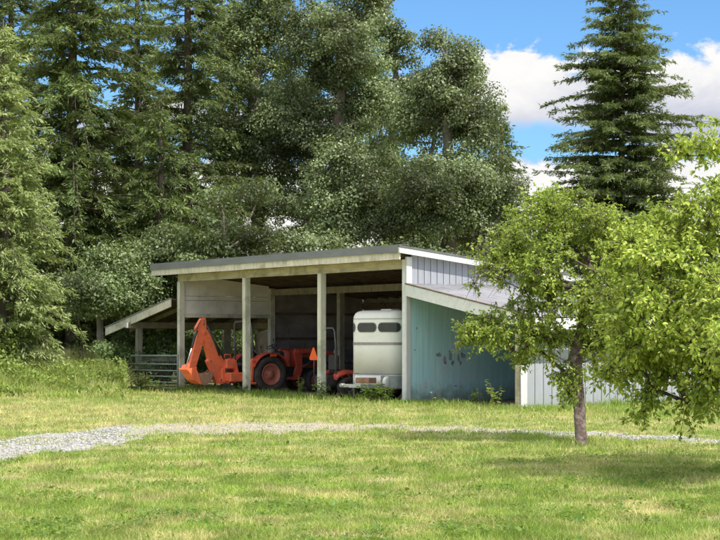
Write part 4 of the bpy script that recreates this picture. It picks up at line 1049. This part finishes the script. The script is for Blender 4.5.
dT = np.hypot(X-gp(581, 443).x, Y-26.4); hh *= 1+1.4*np.exp(-dT*2)
wd = .0045*(Y/13)**.75*rng.uniform(.8, 1.5, n)
grass_obj('lawn_grass', X, Y, hh, wd, M['lawn'], 'patchy mown grass with dry straw coloured patches across the lawn', rng, .75)
# low clover and broad weed leaves in patches
n = 190000; Y = 1/(1/Ymin-rng.random(n)*(1/Ymin-1/40.)); X = (rng.random(n)-.5)*2*(.27*Y+.6)
k = (vnoise(X, Y, 2.6, 9)+.5*vnoise(X, Y, 8.5, 10)+rng.normal(0, .25, n) > .52) & (path_mask(X, Y) < -.5) & ~indoors(X, Y); X, Y = X[k], Y[k]; n = len(X)
d = rdir(n, rng); d[:, 2] = np.abs(d[:, 2])*.35; d = unit(d)
ln = rng.uniform(.014, .038, n)*np.where(rng.random(n) < .06, 1.9, 1)
v, f = leaf_folded(np.stack([X, Y, rng.uniform(.015, .06, n)], 1), d, unit(np.array([0, 0, 1.])+rng.normal(size=(n, 3))*.4), ln, ln*.9)
tag(npmesh('clover', v, f, M['weed']), 'dark green clover and dandelion leaves in patches on the lawn', 'clover', kind='stuff')
# rank grass bank at the left
n = 95000; X = rng.uniform(-16.5, -6.3, n); Y = rng.uniform(45.5, 69, n)
lx, ly = toL(X, Y); edge = .9*np.sin(X*1.3)+.5*np.sin(X*3.1)
front = 47.2+.35*(X+10)*-.2+edge*.6
pxx = X/Y*F+360; k = (Y > front) & (pxx < 122+5*np.sin(Y*4)) & ~((lx > XL-4.3) & (ly > -.6)); X, Y, front = X[k], Y[k], front[k]; n = len(X)
hh = rng.uniform(.30, 1.0, n)*np.clip((Y-front)*.20+.22, .2, .95)*(1+.45*vnoise(X, Y, 1.5, 13))
hh *= np.clip((140-(X/Y*F+360))/28, .25, 1)*np.where(Y > 57, .7, 1)
grass_obj('tall_grass', X, Y, np.maximum(hh, .15), rng.uniform(.016, .040, n), M['tall_grass'], 'tall rank grass and weeds on the bank left of the shed', rng, .7, 'tall grass')
n = 26000; Y = rng.uniform(60.5, 63.5, n); X = rng.uniform(-15, -8.2, n)
grass_obj('meadow_grass', X, Y, rng.uniform(.9, 1.6, n)*(1+.15*vnoise(X, Y, 1.1, 27)), rng.uniform(.02, .04, n), M['straw_grass'], 'pale straw coloured meadow grass in the sun behind the rank bank', rng, .5, 'meadow grass')
n = 60000; X = rng.uniform(-13.5, -6.3, n); Y = rng.uniform(47, 56, n); front = 47.4+.9*.6*np.sin(X*1.3)+.3*np.sin(X*3.1); lx, ly = toL(X, Y)
k = (Y > front) & (X/Y*F+360 < 126) & ~((lx > XL-4.3) & (ly > -.6)) & (vnoise(X, Y, 1.9, 23) > .1); X, Y, front = X[k], Y[k], front[k]; n = len(X)
ln = rng.uniform(.05, .13, n); top_ = np.clip((Y-front)*.20+.2, .15, .9)*(.8+.4*vnoise(X, Y, 1.9, 23))
v, f = leaf_folded(np.stack([X, Y, top_*rng.random(n)**.5], 1), unit(rng.normal(size=(n, 3))+np.array([0, 0, .3])), unit(np.array([.2, -.3, 1.])+rng.normal(size=(n, 3))*.5), ln, ln*.7)
tag(npmesh('leafy_weeds', v, f, M['maple']), 'leafy weeds tangled through the rank grass bank', 'weeds', kind='stuff')
# tufts against the shed feet
n = 14000; lx = rng.uniform(XL-3.2, 9.5, n); ly = rng.normal(-.38, .16, n)-.05
ly = np.where(lx > 4.6, rng.uniform(-.1, .15, n)-.25, ly)
sidey = rng.random(n) < .2; lx = np.where(sidey, LP+.2+np.abs(rng.normal(0, .15, n)), lx); ly = np.where(sidey, rng.uniform(0, D, n), ly)
k = rng.random(n) < .5+.5*vnoise(lx, ly, 2.0, 17); lx, ly = lx[k], ly[k]; n = len(lx)
X = C0.x+ex.x*lx+ey.x*ly; Y = C0.y+ex.y*lx+ey.y*ly
grass_obj('shed_grass', X, Y, rng.uniform(.06, .24, n)*(1+.6*vnoise(lx, ly, 1.6, 19)), rng.uniform(.010, .020, n), M['foot_grass'], 'uncut grass along the foot of the shed', rng, .6, 'grass')

# ------------------------------------------------------------------ weeds as plants
def weed(name, loc, h, ns, leaf, mat, label, seed, spread=.3, cat='plant', group=None, lps=16, stem='twig'):
    rg = np.random.default_rng(seed); root = empty(name, loc); tag(root, label, cat, group)
    b = MB(); Ps = []; Ds = []
    for i in range(ns):
        a = rg.uniform(0, 6.28); hh_ = h*rg.uniform(.55, 1.05); sp = spread*rg.uniform(.2, 1)
        pts = [(math.cos(a)*.04, math.sin(a)*.04, 0), (math.cos(a)*sp*.4, math.sin(a)*sp*.4, hh_*.5), (math.cos(a)*sp, math.sin(a)*sp, hh_)]
        b.tube(pts, [.006, .004, .002], 4)
        for k in range(lps):
            s = rg.random()**.8; p0, p1 = (pts[0], pts[1]) if s < .5 else (pts[1], pts[2]); t = (s*2) % 1
            Ps.append([p0[j]+(p1[j]-p0[j])*t for j in range(3)]); aa = rg.uniform(0, 6.28); Ds.append([math.cos(aa), math.sin(aa), rg.uniform(-.3, .5)])
    b.build('stem', M[stem], root)
    Ps = np.array(Ps); Ds = unit(np.array(Ds)); ln = leaf*rg.uniform(.5, 1.2, len(Ps))
    v, f = leaf_folded(Ps, Ds, unit(np.array([0, 0, 1.])+rg.normal(size=(len(Ps), 3))*.4), ln, ln*.5)
    npmesh('leaves', v, f, mat, root); return root
WG = 'weeds growing along the shed front'
weed('weed_plant', W(-3.15, -.55), .62, 9, .10, M['weed'], 'leafy weed growing under the trailer tongue beside the third post', 81, .32, group=WG)
weed('weed_plant', W(-.75, -.5), .55, 14, .12, M['weed'], 'broad bushy weed at the left foot of the white corner post', 82, .5, group=WG)
weed('weed_plant', W(-.2, -.45), .42, 8, .10, M['weed'], 'low weed pressed against the white corner post', 83, .3, group=WG)
weed('weed_plant', W(-4.55, -.35), .62, 8, .08, M['weed'], 'pale upright weed left of the third post', 84, .25, group=WG)
weed('weed_plant', W(-7.4, -.4), .32, 8, .08, M['weed'], 'small weed right of the second post', 85, .2, group=WG)
weed('weed_plant', W(3.9, -.35), .66, 8, .10, M['apple'], 'tall pale weed left of the right lean-to post', 86, .28, group=WG)
weed('weed_plant', W(3.1, -.3), .42, 7, .09, M['weed'], 'short weed in the shade of the right lean-to opening', 87, .25, group=WG)
weed('weed_plant', W(1.7, -.35), .60, 4, .06, M['tall_grass'], 'thin dry stalks in front of the teal wall', 88, .35, lps=7, group=WG)
weed('weed_plant', W(4.9, .9), .45, 8, .08, M['apple'], 'light green weed against the pale siding', 89, .25, group=WG)
for i, (gx_, gy_, h_, lab) in enumerate(((-2.2, -.95, .75, 'tallest leafy weed in front of the green gate near its left end'), (-1.1, -.9, .5, 'bushy weed in front of the middle of the green gate'), (.1, -.95, .45, 'low weed at the right end of the green gate by the bucket'), (-1.7, -1.0, .85, 'tall weed growing through the left half of the green gate'), (-.5, -.95, .62, 'weed growing through the right half of the green gate'))):
    weed('weed_plant', W(XL+gx_, gy_), h_, 12, .10, M['bramble'], lab, 101+i, .4, group=WG)
# brambles
def bramble(px, Y, items, n_, seed, label, name='bramble_bush', mat='bramble', leaf=.09):
    return broadleaf(name, gX(px, Y), lob(Y, items), n_, 130, leaf, M[mat], M['twig'], at(px, 370, Y), .03, label, 'bush', seed=seed, cl_r=.38)
bramble(160, 55.5, [(150, 365, 24, 20, 0), (175, 360, 18, 22, 0), (165, 345, 20, 14, 1)], 55, 91, 'dark bramble bush filling the left lean-to behind the gate')
bramble(215, 59, [(205, 366, 26, 18, 0), (235, 366, 24, 18, 0), (220, 340, 30, 22, 1), (190, 350, 20, 24, 0)], 80, 95, 'bramble bush seen through the open side behind the backhoe')
bramble(120, 56, [(118, 365, 18, 20, 0), (108, 352, 12, 12, 0)], 26, 92, 'bramble bush at the outer post of the left lean-to')
bramble(-10, 51.5, [(-6, 354, 18, 26, 0), (-28, 345, 26, 40, 0)], 55, 93, 'light green shrub at the foot of the pale cedar', 'shrub', 'maple')
